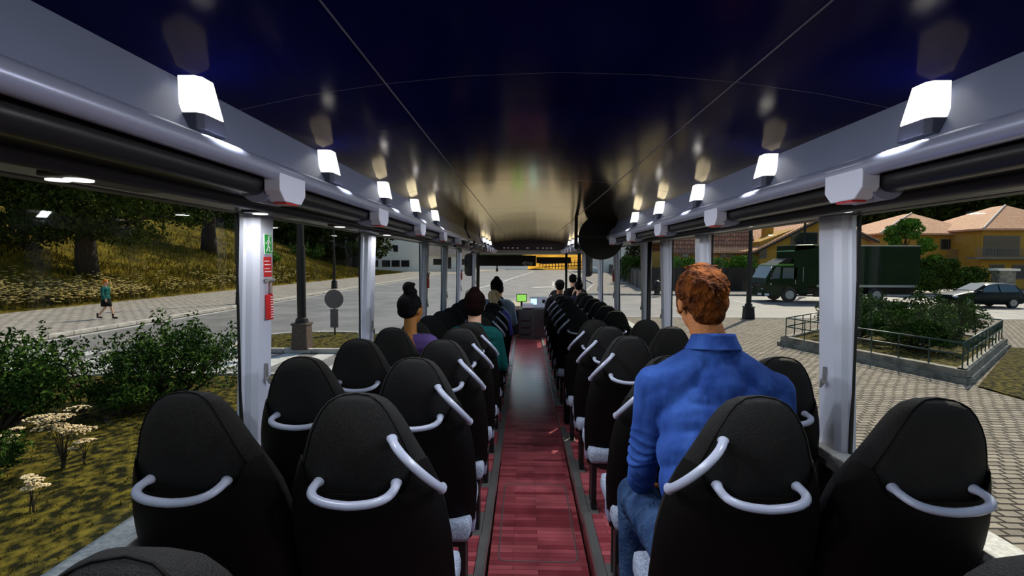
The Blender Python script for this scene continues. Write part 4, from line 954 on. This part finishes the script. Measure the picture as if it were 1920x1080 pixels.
# hydrant
p = G(1232, 553, GZ+.1); r = empty('fire_hydrant', (p.x, p.y, GZ+.1), 'black fire hydrant on the far sidewalk before the fence', 'hydrant')
MB().tube([(0,0,0),(0,0,.1),(0,0,.11),(0,0,.8),(0,0,.82),(0,0,.9),(0,0,1.05),(0,0,1.15)], [.32,.32,.22,.22,.3,.3,.2,.05], 16).build('barrel', 'iron', r, auto=40)
MB().tube([(-.38,0,.6),(.38,0,.6)], .11, 12).build('outlets', 'iron', r)
# ---------------------------------------------------------------- planter right
A_, B_, = G(1803, 716), G(1877, 652); C_ = G(1600, 674); D_ = Vector((8.75, 16.6, GZ))
dirv = (A_-C_).normalized(); FL = A_-dirv*5.2; 
BL = B_-dirv*5.2
quad = [A_.xy, B_.xy, BL.xy, FL.xy]
pl = empty('planter', (0,0,0), 'raised concrete planter wall around the bushes at the right', 'planter')
def wallseg(mb, a, b, z0, z1, wd):
    d = (b-a); an = math.atan2(d.y, d.x); c = (a+b)/2; mb.box((c.x, c.y, (z0+z1)/2), (d.length+wd, wd, z1-z0), rot=(0,0,an))
w1, w2 = MB(), MB()
for a, b in zip(quad, quad[1:]+quad[:1]): wallseg(w1, a, b, GZ-.1, GZ+.30, .22); wallseg(w2, a, b, GZ-.1, GZ+.12, .36)
w1.build('wall', 'concrete', pl, bevel=.015); w2.build('plinth', 'concrete', pl, bevel=.015)
ps_ = MB().add([(p.x, p.y, GZ+.24) for p in quad], [(0,1,2,3)]); 
struct(ps_.build('planter_soil', 'grass'))
rl = empty('railing', (0,0,0), 'low dark green metal railing on top of the planter wall', 'railing'); bars, posts = MB(), []
for a, b in zip(quad, quad[1:]+quad[:1]):
    for z in (.62, .90): bars.tube([(a.x,a.y,GZ+z),(b.x,b.y,GZ+z)], .020, 8)
    n = max(2, round((b-a).length/ .75))
    for k in range(n):
        t = a.lerp(b, k/n); posts.append(t)
    for k in range(n*5):
        if k % 5 == 0: continue
        if (a-quad[0]).length < .01: t = a.lerp(b, k/(n*5)); bars.tube([(t.x,t.y,GZ+.62),(t.x,t.y,GZ+.90)], .007, 5)
bars.build('rails', 'railing', rl, smooth=True)
for t in posts: MB().tube([(t.x,t.y,GZ+.28),(t.x,t.y,GZ+.90)], .016, 6).build('post', 'railing', rl)
cen = (quad[0]+quad[1]+quad[2]+quad[3])/4
for i, (u, v, ww, hh) in enumerate(((.30,.35,2.4,1.5),(.30,.72,2.7,1.75),(.68,.30,2.4,1.45),(.70,.72,2.6,1.8))):
    t = quad[3].lerp(quad[0], u).lerp(quad[2].lerp(quad[1], u), v)
    bush((t.x, t.y, GZ+.2), ww, ww, hh, 6500, .05, 'leaf', ('dense dark bush in the front left of the planter','dark bush in the back left of the planter','dark bush at the railed front corner of the planter','tall dark bush in the back right of the planter')[i], 80+i, 26, group='bushes in the planter')
bo = G(1541, 652); tag(MB().box((bo.x, bo.y, GZ+.12), (.25,.25,.24), ch=.02).build('stone_block', 'concrete'), 'small stone block on the cobbles just left of the near right pillar', 'stone block')
# ---------------------------------------------------------------- truck
T0 = G(1437, 563); TY = 35.3
def truck():
    x0 = P(1433, 560, TY).x; L = P(1722, 560, TY).x-x0; z0 = GZ-.03
    r = empty('truck', (x0, TY, z0), 'dark green box truck with low cab, side-on across the road', 'truck')
    k = L/10.6; W = 2.4; H = (P(1700,460,TY).z-z0)
    cabL = 3.1*k
    prof = [(.12,.45),(.0,.75),(.02,1.25),(.16,1.62),(.62,2.50),(.85,2.60),(cabL,2.60),(cabL,.55),(2.35*k,.55),(2.2*k,.95),(1.75*k,1.1),(1.3*k,.95),(1.15*k,.45)]
    MB().prism(prof, 'y', 0, W).build('cab', 'truck', r, bevel=.05)
    MB().prism([(.60,2.47),(.9,2.62),(cabL,2.62),(cabL,2.52)], 'y', -.01, W+.01).build('roof_edge', 'truck_light', r)
    MB().prism([(.13,1.62),(.56,2.45),(.60,2.45),(.18,1.62)], 'y', .15, W-.15).build('windshield', 'car_glass', r)
    MB().prism([(.32,1.60),(.72,2.40),(1.05,2.40),(.98,1.60)], 'y', -.015, .02).build('quarter_window', 'car_glass', r)
    dr = MB().prism([(1.10,.95),(1.10,2.42),(2.35*k,2.42),(2.35*k,1.0),(2.2*k,1.0),(1.75*k,1.2),(1.3*k,1.0)], 'y', -.02, .02).build('door', 'truck', r, bevel=.01)
    MB().prism([(1.16,1.62),(1.20,2.36),(2.2*k,2.36),(2.2*k,1.62)], 'y', -.03, .0).build('pane', 'car_glass', dr)
    MB().box((2.1*k,-.045,1.38), (.05,.02,.28)).build('handle', 'alloy', dr)
    MB().box((2.62*k,-.03,1.9), (.03,.02,1.0)).build('trim_strip', 'alloy', r)
    MB().prism([(cabL*.30,2.62),(cabL*.50,2.95),(cabL*.8,3.1),(cabL,3.12),(cabL,2.62)], 'y', .2, W-.2).build('spoiler', 'black', r, bevel=.06)
    for yy in (.25, W-.55): MB().box((.03,yy+.15,.85), (.05,.32,.16), ch=.01).build('headlight', 'headlight', r)
    MB().box((.0,W/2,.55), (.2,W,.32), ch=.04).build('bumper', 'truck', r)
    MB().box((-.12,.45,.52), (.02,.52,.14)).box((.15,-.02,.52),(.30,.015,.14)).build('number_plate', 'white', r)
    MB().box((.03,W/2,1.10), (.04,1.4,.42)).build('grille', 'black', r)
    MB().box((.40,-.02,1.25), (.09,.02,.14)).build('badge', 'alloy', r)
    MB().tube([(.45,.0,2.4),(.30,-.22,2.35),(.30,-.22,1.6),(.5,0,1.55)], .025, 6).build('mirror_arm', 'alloy', r)
    MB().box((.30,-.24,1.95), (.10,.10,.5), ch=.02).build('mirror', 'black', r)
    xb = P(1488, 500, TY).x-x0
    bx = MB().box(((xb+L)/2, W/2, (1.05+H)/2), (L-xb, W+.06, H-1.05)).build('cargo_box', 'truck', r, bevel=.03)
    MB().box(((xb+L)/2+.8, -.04, H-.05), (L-xb-1.7, .03, .05)).build('top_trim', 'alloy', bx)
    MB().box(((cabL+.3+L)/2, -.04, 1.13), (L-cabL-.6, .04, .16)).build('lower_trim', 'alloy', bx)
    MB().prism([(xb-.04,H-.45),(xb+.15,H),(xb+1.3,H+.03),(xb+1.5,H-.1),(xb+1.3,H-.25)], 'y', -.03, W+.03).build('front_cap', 'truck_light', bx, bevel=.03)
    MB().box(((cabL+L)/2+.1, W/2, .78), (L-cabL, 1.2, .5)).build('chassis', 'black', r)
    MB().box((4.0*k, .1, .55), (1.1,.2,.35), ch=.03).build('fuel_tank', 'black', r)
    for wx in (1.75*k, L-2.85*k, ):
        for yy in (0, W-.28):
            w_ = MB().tube([(wx, yy, .50),(wx, yy+.03, .50),(wx, yy+.25, .50),(wx, yy+.28, .50)], [.46,.50,.50,.46], 32).build('wheel', 'rubber', r, auto=40)
            y2 = -.012 if yy == 0 else yy+.292; hb = MB().tube([(wx, y2, .50),(wx, y2+.02, .50)], .29, 24)
            for a in range(8): q = a*math.pi/4; hb.ball((wx+.2*math.cos(q), y2, .5+.2*math.sin(q)), .028, 6, 4)
            hb.tube([(wx, y2-.03, .5),(wx, y2, .5)], [.08,.10], 12).build('hub', 'alloy', w_)
truck()
def car(px, py, scale, Y, label, mat, flip=1, rz=0):
    p = P(px, py, Y); r = empty('car', (p.x, Y, GZ-.03), label, 'car', rz=rz); L = 4.2
    n = 22; X = [0,.10,.5,1.0,1.25,1.75,2.1,2.6,3.2,3.7,4.0,4.15,4.2]; Zt = [.60,.74,.86,.95,1.0,1.30,1.44,1.49,1.48,1.40,1.05,.85,.6]; Zb = [.40,.24,.22,.2,.2,.2,.2,.2,.2,.22,.25,.3,.42]; Wd = [.62,.75,.82,.85,.85,.85,.85,.85,.85,.83,.80,.77,.68]
    rings = []
    for x, zt, zb, wd in zip(X, Zt, Zb, Wd):
        belt = min(zt, .92); tw = wd*(.72 if zt > 1.1 else .9)
        rings.append([(x,-wd*.9,zb),(x,-wd,zb+.15),(x,-wd,(zb+belt)/2),(x,-wd*.97,belt-.03),(x,-tw,max(belt,zt-.06)),(x,-tw*.7,zt),(x,tw*.7,zt),(x,tw,max(belt,zt-.06)),(x,wd*.97,belt-.03),(x,wd,(zb+belt)/2),(x,wd,zb+.15),(x,wd*.9,zb)])
    MB().loft(rings).build('body', mat, r, auto=35)
    for s in (-1, 1):
        g = MB().add([(1.42,s*.83,.95),(2.55,s*.835,.95),(2.55,s*.645,1.40),(2.0,s*.64,1.36)], [(0,1,2,3)]).add([(2.63,s*.835,.95),(3.72,s*.82,.97),(3.55,s*.64,1.38),(2.63,s*.645,1.40)], [(0,1,2,3)]).build('side_windows', 'car_glass', r)
        g.location.y = s*.012
        MB().box((1.40,s*.93,1.0), (.14,.16,.11), ch=.03).build('wing_mirror', mat, r)
        for wx in (.78, 3.38):
            w_ = MB().tube([(wx,s*.66,.31),(wx,s*.86,.31)], .31, 24).build('wheel', 'rubber', r, auto=40)
            hb = MB()
            hb.tube([(wx,s*.865,.31),(wx,s*.87,.31)], .20, 20)
            for a in range(5): q = a*math.pi*.4; hb.box((wx+.1*math.cos(q), s*.875, .31+.1*math.sin(q)), (.2,.012,.035), rot=(0,-q,0))
            hb.build('hub', 'alloy', w_)
        MB().ball((.16,s*.62,.66), (.14,.16,.08), 10, 8).build('headlight', 'headlight', r)
    MB().add([(1.27,-.66,1.03),(1.27,.66,1.03),(2.02,.52,1.44),(2.02,-.52,1.44)], [(0,1,2,3)]).build('windscreen', 'car_glass', r).location.z = .012
    MB().box((.02,0,.42), (.06,.5,.12)).build('number_plate', 'white', r)
    r.scale = (scale,)*3
    return r
car(1770, 560, 1.02, 32.6, 'dark teal-black hatchback parked behind the planter bushes at the right', 'car')
car(1104, 510, 1.0, 110, 'small pale car far ahead beyond the right mirror', pm('pale_teal_car', (.35,.42,.42), .3), rz=R(-80))
# ---------------------------------------------------------------- houses at the right
def house_obj(label, loc=(0,0,0)): return empty('house', loc, label, 'house', 'ochre houses with tiled roofs')
def window_on(h, x, z, w_, hh, y, cols=2, mat='dark_glass'):
    f = MB().box((x, y, z), (w_+.16, .10, hh+.16)).build('window', 'frame', h)
    g = MB(); cw = (w_-.06*(cols-1))/cols
    for c in range(cols): g.box((x-w_/2+cw/2+c*(cw+.06), y-.045, z), (cw, .03, hh))
    g.build('pane', mat, f)
def balcony(h, x0, x1, y, z, dep=1.2):
    MB().box(((x0+x1)/2, y-dep/2, z), (x1-x0, dep, .18)).build('balcony_slab', 'balcony', h)
    mb = MB(); n = int((x1-x0)/.16)
    for k in range(n+1): mb.box((x0+(x1-x0)*k/n, y-dep, z+.55), (.025,.025,.95))
    mb.box(((x0+x1)/2, y-dep, z+1.02), (x1-x0, .05,.05)).build('balustrade', 'balcony', h)
def XZ(px, py, Y): p = P(px, py, Y); return p.x, p.z
Y1 = 56
# house with gable, left
h = house_obj('long ochre house with brown and peach roof behind the hedge'); 
xa, za = XZ(1256, 470, Y1); xb, _ = XZ(1445, 470, Y1); xc, zr = XZ(1545, 405, Y1)
MB().box(((xa+xb)/2, Y1+4, (GZ+za)/2), (xb-xa, 8, za-GZ)).build('wall', 'orange', h)
xr0, zr0 = XZ(1256, 385, Y1+4)
MB().prism([(Y1-.6, za-.15),(Y1+4, zr0+.6),(Y1+8.6, za-.15),(Y1+8.6,za-.35),(Y1+4,zr0+.35),(Y1-.6,za-.35)], 'x', xa-.5, xb-1.6).build('roof', 'roof_brown', h)
# gable wing: ridge runs away from the street, its slope comes down at the left
xl, zl = XZ(1376, 467, Y1-2); xg, zg = XZ(1540, 405, Y1-2); xR, zR = XZ(1640, 450, Y1-2)
xw, _ = XZ(1425, 467, Y1-2); xw2 = xR-.6
zs = lambda x: zl+(zg-zl)*(x-xl)/(xg-xl)
MB().prism([(xw,GZ),(xw,zl-.1+0),(xw,min(zs(xw), zg)-.25),(xg,zg-.3),(xw2,zR-.2),(xw2,GZ)], 'y', Y1-2, Y1+7).build('wall', 'orange', h)
MB().prism([(xw-.9,zl-.15),(xg,zg+.05),(xR,zR),(xR,zR-.28),(xg,zg-.28),(xw-.9,zl-.4)], 'y', Y1-2.7, Y1+7.5).build('roof', 'roof', h)
MB().prism([(xw-.9,zl-.35),(xg,zg-.12),(xR,zR-.15),(xR,zR-.36),(xg,zg-.36),(xw-.9,zl-.55)], 'y', Y1-2.78, Y1-2.6).build('bargeboard', 'darkwood', h)
# front slope of peach tiles facing the street
xs0, zs0 = XZ(1395, 467, Y1-1); 
MB().add([(xl-2.8,Y1-.9,za-.05),(xw+.4,Y1-.9,za-.05),(xg-.4,Y1+5,zg-.05),(xl+1.0,Y1+5,zg-.05),(xl-2.8,Y1-.9,za-.25),(xw+.4,Y1-.9,za-.25),(xg-.4,Y1+5,zg-.3),(xl+1.0,Y1+5,zg-.3)], [(0,1,2,3),(7,6,5,4),(0,4,5,1),(1,5,6,2),(2,6,7,3),(3,7,4,0)]).build('roof', 'roof', h)
cx_, cz_ = XZ(1439, 432, Y1+1.5); MB().box((cx_, Y1+1.5, cz_-.3), (.9,.9,1.7)).build('chimney', 'orange', h)
for px, py, wp, hp, c in ((1364,474,26,14,2),(1393,475,8,13,1)): x_, z_ = XZ(px, py, Y1); window_on(h, x_, z_, wp*.058, hp*.058, Y1-.03, c)
for px, py, wp, hp, c in ((1430,475,11,16,1),(1508,448,46,22,2)): x_, z_ = XZ(px, py, Y1-2); window_on(h, x_, z_, wp*.056, hp*.056, Y1-2.03, c)
x_, z_ = XZ(1285, 473, Y1); window_on(h, x_, z_, .55, .9, Y1-.03, 2, 'white'); balcony(h, XZ(1262,490,Y1)[0], XZ(1296,490,Y1)[0], Y1, XZ(1262,489,Y1)[1])
def hip(label, px0, px1, pe, pa, pya, Y, depth, win=(), bal=(), grp=True):
    h = house_obj(label); x0, ze = XZ(px0, pe, Y); x1, _ = XZ(px1, pe, Y); xa, _ = XZ(pa, pya, Y); _, zp = XZ(pa, pya, Y+depth*.4)
    MB().box(((x0+x1)/2, Y+depth/2+.4, (GZ+ze)/2), (x1-x0-.9, depth-.4, ze-GZ)).build('wall', 'orange', h)
    y0, y1 = Y, Y+depth+.8; ya = Y+depth*.4
    mb = MB().add([(x0,y0,ze),(x1,y0,ze),(x1,y1,ze),(x0,y1,ze),(xa,ya,zp),(xa+.3,ya+2,zp),(x0,y0,ze-.2),(x1,y0,ze-.2),(x1,y1,ze-.2),(x0,y1,ze-.2)],
        [(0,1,4),(1,5,4),(1,2,5),(2,3,5),(3,0,4),(3,4,5),(0,6,7,1),(1,7,8,2),(2,8,9,3),(3,9,6,0),(9,8,7,6)]); mb.build('roof', 'roof', h)
    bx_ = x0+(x1-x0)*.36 if pa < px1 else x1
    MB().tube([(xa,ya,zp+.03),(x0+(x1-x0)*.0,y0,ze+.03)], .09, 6).build('ridge_cap', 'ridge', h)
    for px, py, wp, hp, c in win: x_, z_ = XZ(px, py, Y+.5); window_on(h, x_, z_, wp*.0605, hp*.0605, Y+.58, c)
    for b0, b1, pz in bal: balcony(h, XZ(b0, pz, Y+.5)[0], XZ(b1, pz, Y+.5)[0], Y+.6, XZ(b0, pz, Y+.5)[1])
    return h
hip('ochre house with a peach hip roof peeking beside the near right pillar', 1560, 1662, 445, 1603, 415, 62, 8)
hip('ochre house with a large peach hip roof behind the truck', 1650, 1852, 437, 1770, 400, 58, 12, win=((1779,458,26,17,2),(1813,458,26,17,2),(1845,458,9,15,1)), bal=((1762,1830,486),))
hip('ochre house with balcony and peach roof at the right edge', 1844, 2070, 428, 1960, 385, 54, 11, win=((1879,461,58,32,3),(1870,505,22,14,2),(1915,510,26,22,2)), bal=((1812,1990,484),))
# dark wooden fence and hedges
def fence(a, b, h, label, mat, n, gr=None, posts=True):
    r = empty('fence', (a[0], a[1], GZ+.05), label, 'fence'); mb = MB(); A, B = Vector(a), Vector(b); an = math.atan2(B.y-A.y, B.x-A.x); L = (B-A).length
    for k in range(n):
        t = A.lerp(B, (k+.5)/n)-A; mb.box((t.x, t.y, h/2), (L/n*.9, .05, h+.05*(k % 2)), rot=(0,0,an))
    t = (B-A)/2; mb.box((t.x, t.y+.04, h*.8), (L,.05,.1), rot=(0,0,an)).box((t.x, t.y+.04, h*.25), (L,.05,.1), rot=(0,0,an)); mb.build('planks', mat, r)
    if posts:
        for k in range(0, int(L/5)+1):
            t = A.lerp(B, min(1, k*5/L))-A; MB().box((t.x, t.y, h/2+.08), (.35,.35,h+.16)).build('post', 'greywood', r)
xf0 = P(1215, 540, 46.5).x; xf1 = P(1426, 540, 46.5).x
fence((xf0, 46.5), (xf1, 46.5), 2.1, 'dark wooden fence under the hedge across the road', 'darkwood', 70)
fence((xf0-.4, 46.7), (19.5, 120), 1.7, 'grey plank fence running ahead along the right sidewalk', 'greywood', 150)
def hedge(px0, px1, py0, py1, Y, label, seed, mat='leaf_bright', n=4500, s=.13):
    a, b = P(px0, py0, Y), P(px1, py1, Y); r = empty('hedge', ((a.x+b.x)/2, Y, GZ), label, 'hedge', 'hedges and shrubs behind the right fence'); rr = random.Random(seed); bl = []; w_ = b.x-a.x; h = a.z-GZ
    for k in range(14): s_ = rr.uniform(.5,.9); bl.append((rr.uniform(-.5,.5)*(w_-1.2), rr.uniform(-.5,.5), h-s_*rr.uniform(.6,1.5), s_, s_*.8, s_*.7))
    for k in range(6): bl.append((w_*(-.5+(k+.5)/6), .2, h*.45, w_*.13, .7, h*.35))
    v, f = leaves(bl, n, s, seed); lmesh('leaves', v, f, mat, r); MB().tube([(0,.2,0),(0,.2,h*.6)], .08, 6).build('stem', 'bark', r)
hedge(1253, 1308, 480, 510, 48.5, 'bright green hedge left of the third right pillar', 91)
hedge(1325, 1372, 484, 510, 48.5, 'bright green hedge left of the plaza lamppost', 92)
hedge(1368, 1420, 478, 510, 48.7, 'taller bright green hedge behind the plaza lamppost', 93)
hedge(1160, 1212, 478, 510, 60, 'dark green hedge above the grey fence ahead', 94, 'leaf')
hedge(1175, 1255, 440, 520, 66, 'tall dark shrub seen between the door posts', 98, 'leaf_dark', 6000, .2)
hedge(1715, 1800, 486, 540, 44, 'wide dark shrub right of the truck box', 95, 'leaf', 6000, .14)
hedge(1700, 1760, 505, 545, 43, 'low shrub touching the back of the truck', 96, 'leaf', 4000, .14)
hedge(1790, 1850, 500, 540, 45, 'dark shrub above the parked hatchback', 97, 'leaf', 4500, .14)
p = P(1697, 500, 46); tree((p.x, 46, GZ), 6.6, 2.2, 9000, .13, 'leaf_bright', 'slim leafy tree rising behind the truck box', 99, .12, low=.3)
for px, lab in ((1433, 'pale stone gate pillar left of the truck cab'), (1882, 'pale stone gate pillar behind the parked hatchback')):
    a = P(px, 508, 44.5); r = empty('gate_pillar', (a.x, 44.5, GZ+.1), lab, 'gate pillar', 'stone gate pillars'); W_ = .85 if px < 1600 else 1.5
    MB().box((0,0,(a.z-GZ-.1)/2), (W_*.9,.8,a.z-GZ-.1)).build('shaft', 'concrete', r); MB().box((0,0,a.z-GZ), (W_*1.2,1.05,.18)).build('cap', 'whitewall', r)
# forest behind the houses
b2 = tree((P(1560,450,82).x, 82, GZ), 20, 8.5, 12000, .42, 'leaf_dark', 'dark forest tree behind the truck, nearest to the right pillar', 120, .6, low=.12, group='forest trees behind the houses')
for i, (px, d, k) in enumerate(((1640,86,1.0),(1720,90,1.1),(1800,84,1.0),(1880,80,.95),(1960,84,1.1),(1480,92,1.0),(1400,96,1.0),(2060,80,1),(1680,100,1.3),(1850,100,1.3),(1310,100,.9))):
    q = P(px, 480, d); o = copy_tree(b2, (q.x, d, GZ), label='x'); o['label'] = ('dark forest tree rising over the slim leafy tree','dark forest tree over the left slope of the large hip roof','dark forest tree over the ridge of the large hip roof','dark forest tree over the right edge house','dark forest tree at the very right edge','dark forest tree behind the gable roof','dark forest tree behind the chimney','dark forest tree beyond the right edge of the picture','tall forest tree farther back over the truck','tall forest tree farther back above the parked car','dark forest tree behind the left end of the brown roof')[i]; o.scale = (k,)*3; o.rotation_euler.z = i*2.1
# ---------------------------------------------------------------- pale buildings ahead
def bld(label, x0, x1, Y, dep, z1, wins=(), door=None, roof=None):
    r = empty('building', ((x0+x1)/2, Y, GZ), label, 'building', 'pale rendered buildings'); cx = (x0+x1)/2
    MB().box((0, dep/2, (z1-GZ)/2), (x1-x0, dep, z1-GZ)).build('wall', 'whitewall', r)
    for (px, py, wp, hp) in wins:
        p = P(px, py, Y); k = Y/960
        f = MB().box((p.x-cx, -.02, p.z-GZ), (wp*k+.2, .12, hp*k+.2)).build('window', 'frame', r); MB().box((p.x-cx, -.1, p.z-GZ), (wp*k, .06, hp*k)).build('pane', 'dark_glass', f)
    if roof: MB().prism([(-1.2, roof[0]-GZ),(dep/2, roof[1]-GZ),(dep+1, roof[0]-GZ)], 'x', -(x1-x0)/2-1, (x1-x0)/2+1).build('roof', 'slate', r)
    return r
YB = 118
bld('long pale two-storey building at the left with two rows of dark windows', P(672,500,YB).x, P(792,500,YB).x, YB, 12, P(700,440,YB).z,
    wins=((723,466,7,11),(742,466,7,11),(724,494,14,11),(742,494,14,11),(760,494,14,11),(706,494,6,11)))
bld('low pale building with dark slate roof between the left pillars', P(796,500,YB+4).x, P(880,500,YB+4).x, YB+4, 10, P(800,478,YB).z, wins=((820,491,14,10),(843,493,5,20),(868,491,10,10),(876,490,6,10)), roof=(P(800,478,YB).z, P(800,452,YB).z))
bld('low pale wall-like building straight ahead below the display', P(893,500,150).x, P(990,500,150).x, 150, 6, P(900,492,150).z)
bld('pale building ahead at the right behind the black disc', P(1112,500,120).x, P(1208,500,120).x, 120, 12, P(1150,440,120).z, wins=((1188,463,12,10),(1150,470,8,10)))
r = empty('rail_fence', (0,0,0), 'low dark rail fence crossing the ochre hill', 'fence'); mb = MB()
a, b = P(1012, 503, 152), P(1095, 500, 152)
for k in range(15): t = a.lerp(b, k/14); mb.box((t.x, 152, t.z+.5), (.2,.2,3.0))
for z in (.9, 1.8): mb.tube([(a.x,152,a.z+z-.5),(b.x,152,b.z+z-.5)], .12, 4)
mb.build('rails', 'darkwood', r)
# ---------------------------------------------------------------- the walking person
def walker():
    p = G(200, 598, GZ+.1); r = empty('person', (p.x, p.y, GZ+.1), 'walking person with orange hair, teal jacket and black skirt on the sidewalk', 'person', rz=R(-90))
    S = MB(); q = head(S, (0,.02,1.60), 1.0)
    cap(S, (0,0,1.40), (0,.01,1.54), .05, .045); cap(S, (0,0,.95), (0,0,1.33), .085, .085)
    hipz = .90
    for s, fy, kb in ((-1, .26, .16), (1, -.30, .02)):
        kn = Vector((s*.085, kb, .50)); an = Vector((s*.08, fy, .10 if fy > 0 else .16)); cap(S, (s*.09,0,hipz), kn, .082, .052); cap(S, kn, an, .050, .034); cap(S, an+Vector((0,-.03,-.04)), an+Vector((0,.13,-.06 if fy > 0 else -.10)), .036, .028)
        e = Vector((s*.24, -s*0+(-.06 if fy > 0 else .04), 1.10)); w_ = e+Vector((-s*.03, .12 if fy < 0 else -.02, -.22)); cap(S, (s*.17,0,1.36), e, .045, .036); cap(S, e, w_, .034, .026); hand(S, w_, (0,.15,-1), (-s,0,0), 1 if s > 0 else -1)
    melt(S, 'body', SKP, r, .012, 4)
    T = MB(); cap(T, (-.12,0,1.36), (.12,0,1.36), .065, .065); cap(T, (-.05,0,1.30), (.05,0,1.30), .12, .12); cap(T, (-.03,0,1.0), (.03,0,1.0), .125, .125); cap(T, (-.04,0,1.15), (.04,0,1.15), .115, .115); cap(T, (-.05,0,.90), (.05,0,.90), .14, .14)
    for s, fy in ((-1, .26), (1, -.30)):
        e = Vector((s*.24, (-.06 if fy > 0 else .04), 1.10)); w_ = e+Vector((-s*.03, .12 if fy < 0 else -.02, -.22)); cap(T, (s*.17,0,1.36), e, .06, .05); cap(T, e, e.lerp(w_, .85), .05, .042)
    melt(T, 'jacket', simple('teal_jacket', (.005,.085,.075), .8), r, .014, 5)
    K = MB().loft([[(rx*math.cos(a), ry*math.sin(a)+.01, z) for a in [2*math.pi*j/24 for j in range(24)]] for z, rx, ry in ((.95,.15,.12),(.85,.18,.15),(.70,.19,.19),(.56,.19,.21))]); K.build('skirt', simple('black_cloth', (.008,.008,.009)), r, smooth=True)
    H = MB(); H.ball((0,0,1.645), (.095,.108,.10), 18, 12); H.ball((0,-.05,1.58), (.085,.07,.085), 16, 10); melt(H, 'hair', simple('orange_hair', (.45,.14,.02), .7), r, .01, 3)
    B = MB()
    for an, rt in (((-.08,.26,.04), 0), ((.08,-.30,.07), 1)):
        a = Vector(an); cap(B, a+Vector((0,-.03,.02)), a+Vector((0,.15,0)), .045, .036); cap(B, a+Vector((0,-.02,.02)), a+Vector((0,-.03,.16)), .045, .046)
    melt(B, 'boots', 'black', r, .012, 3); eyes(q, r)
walker()
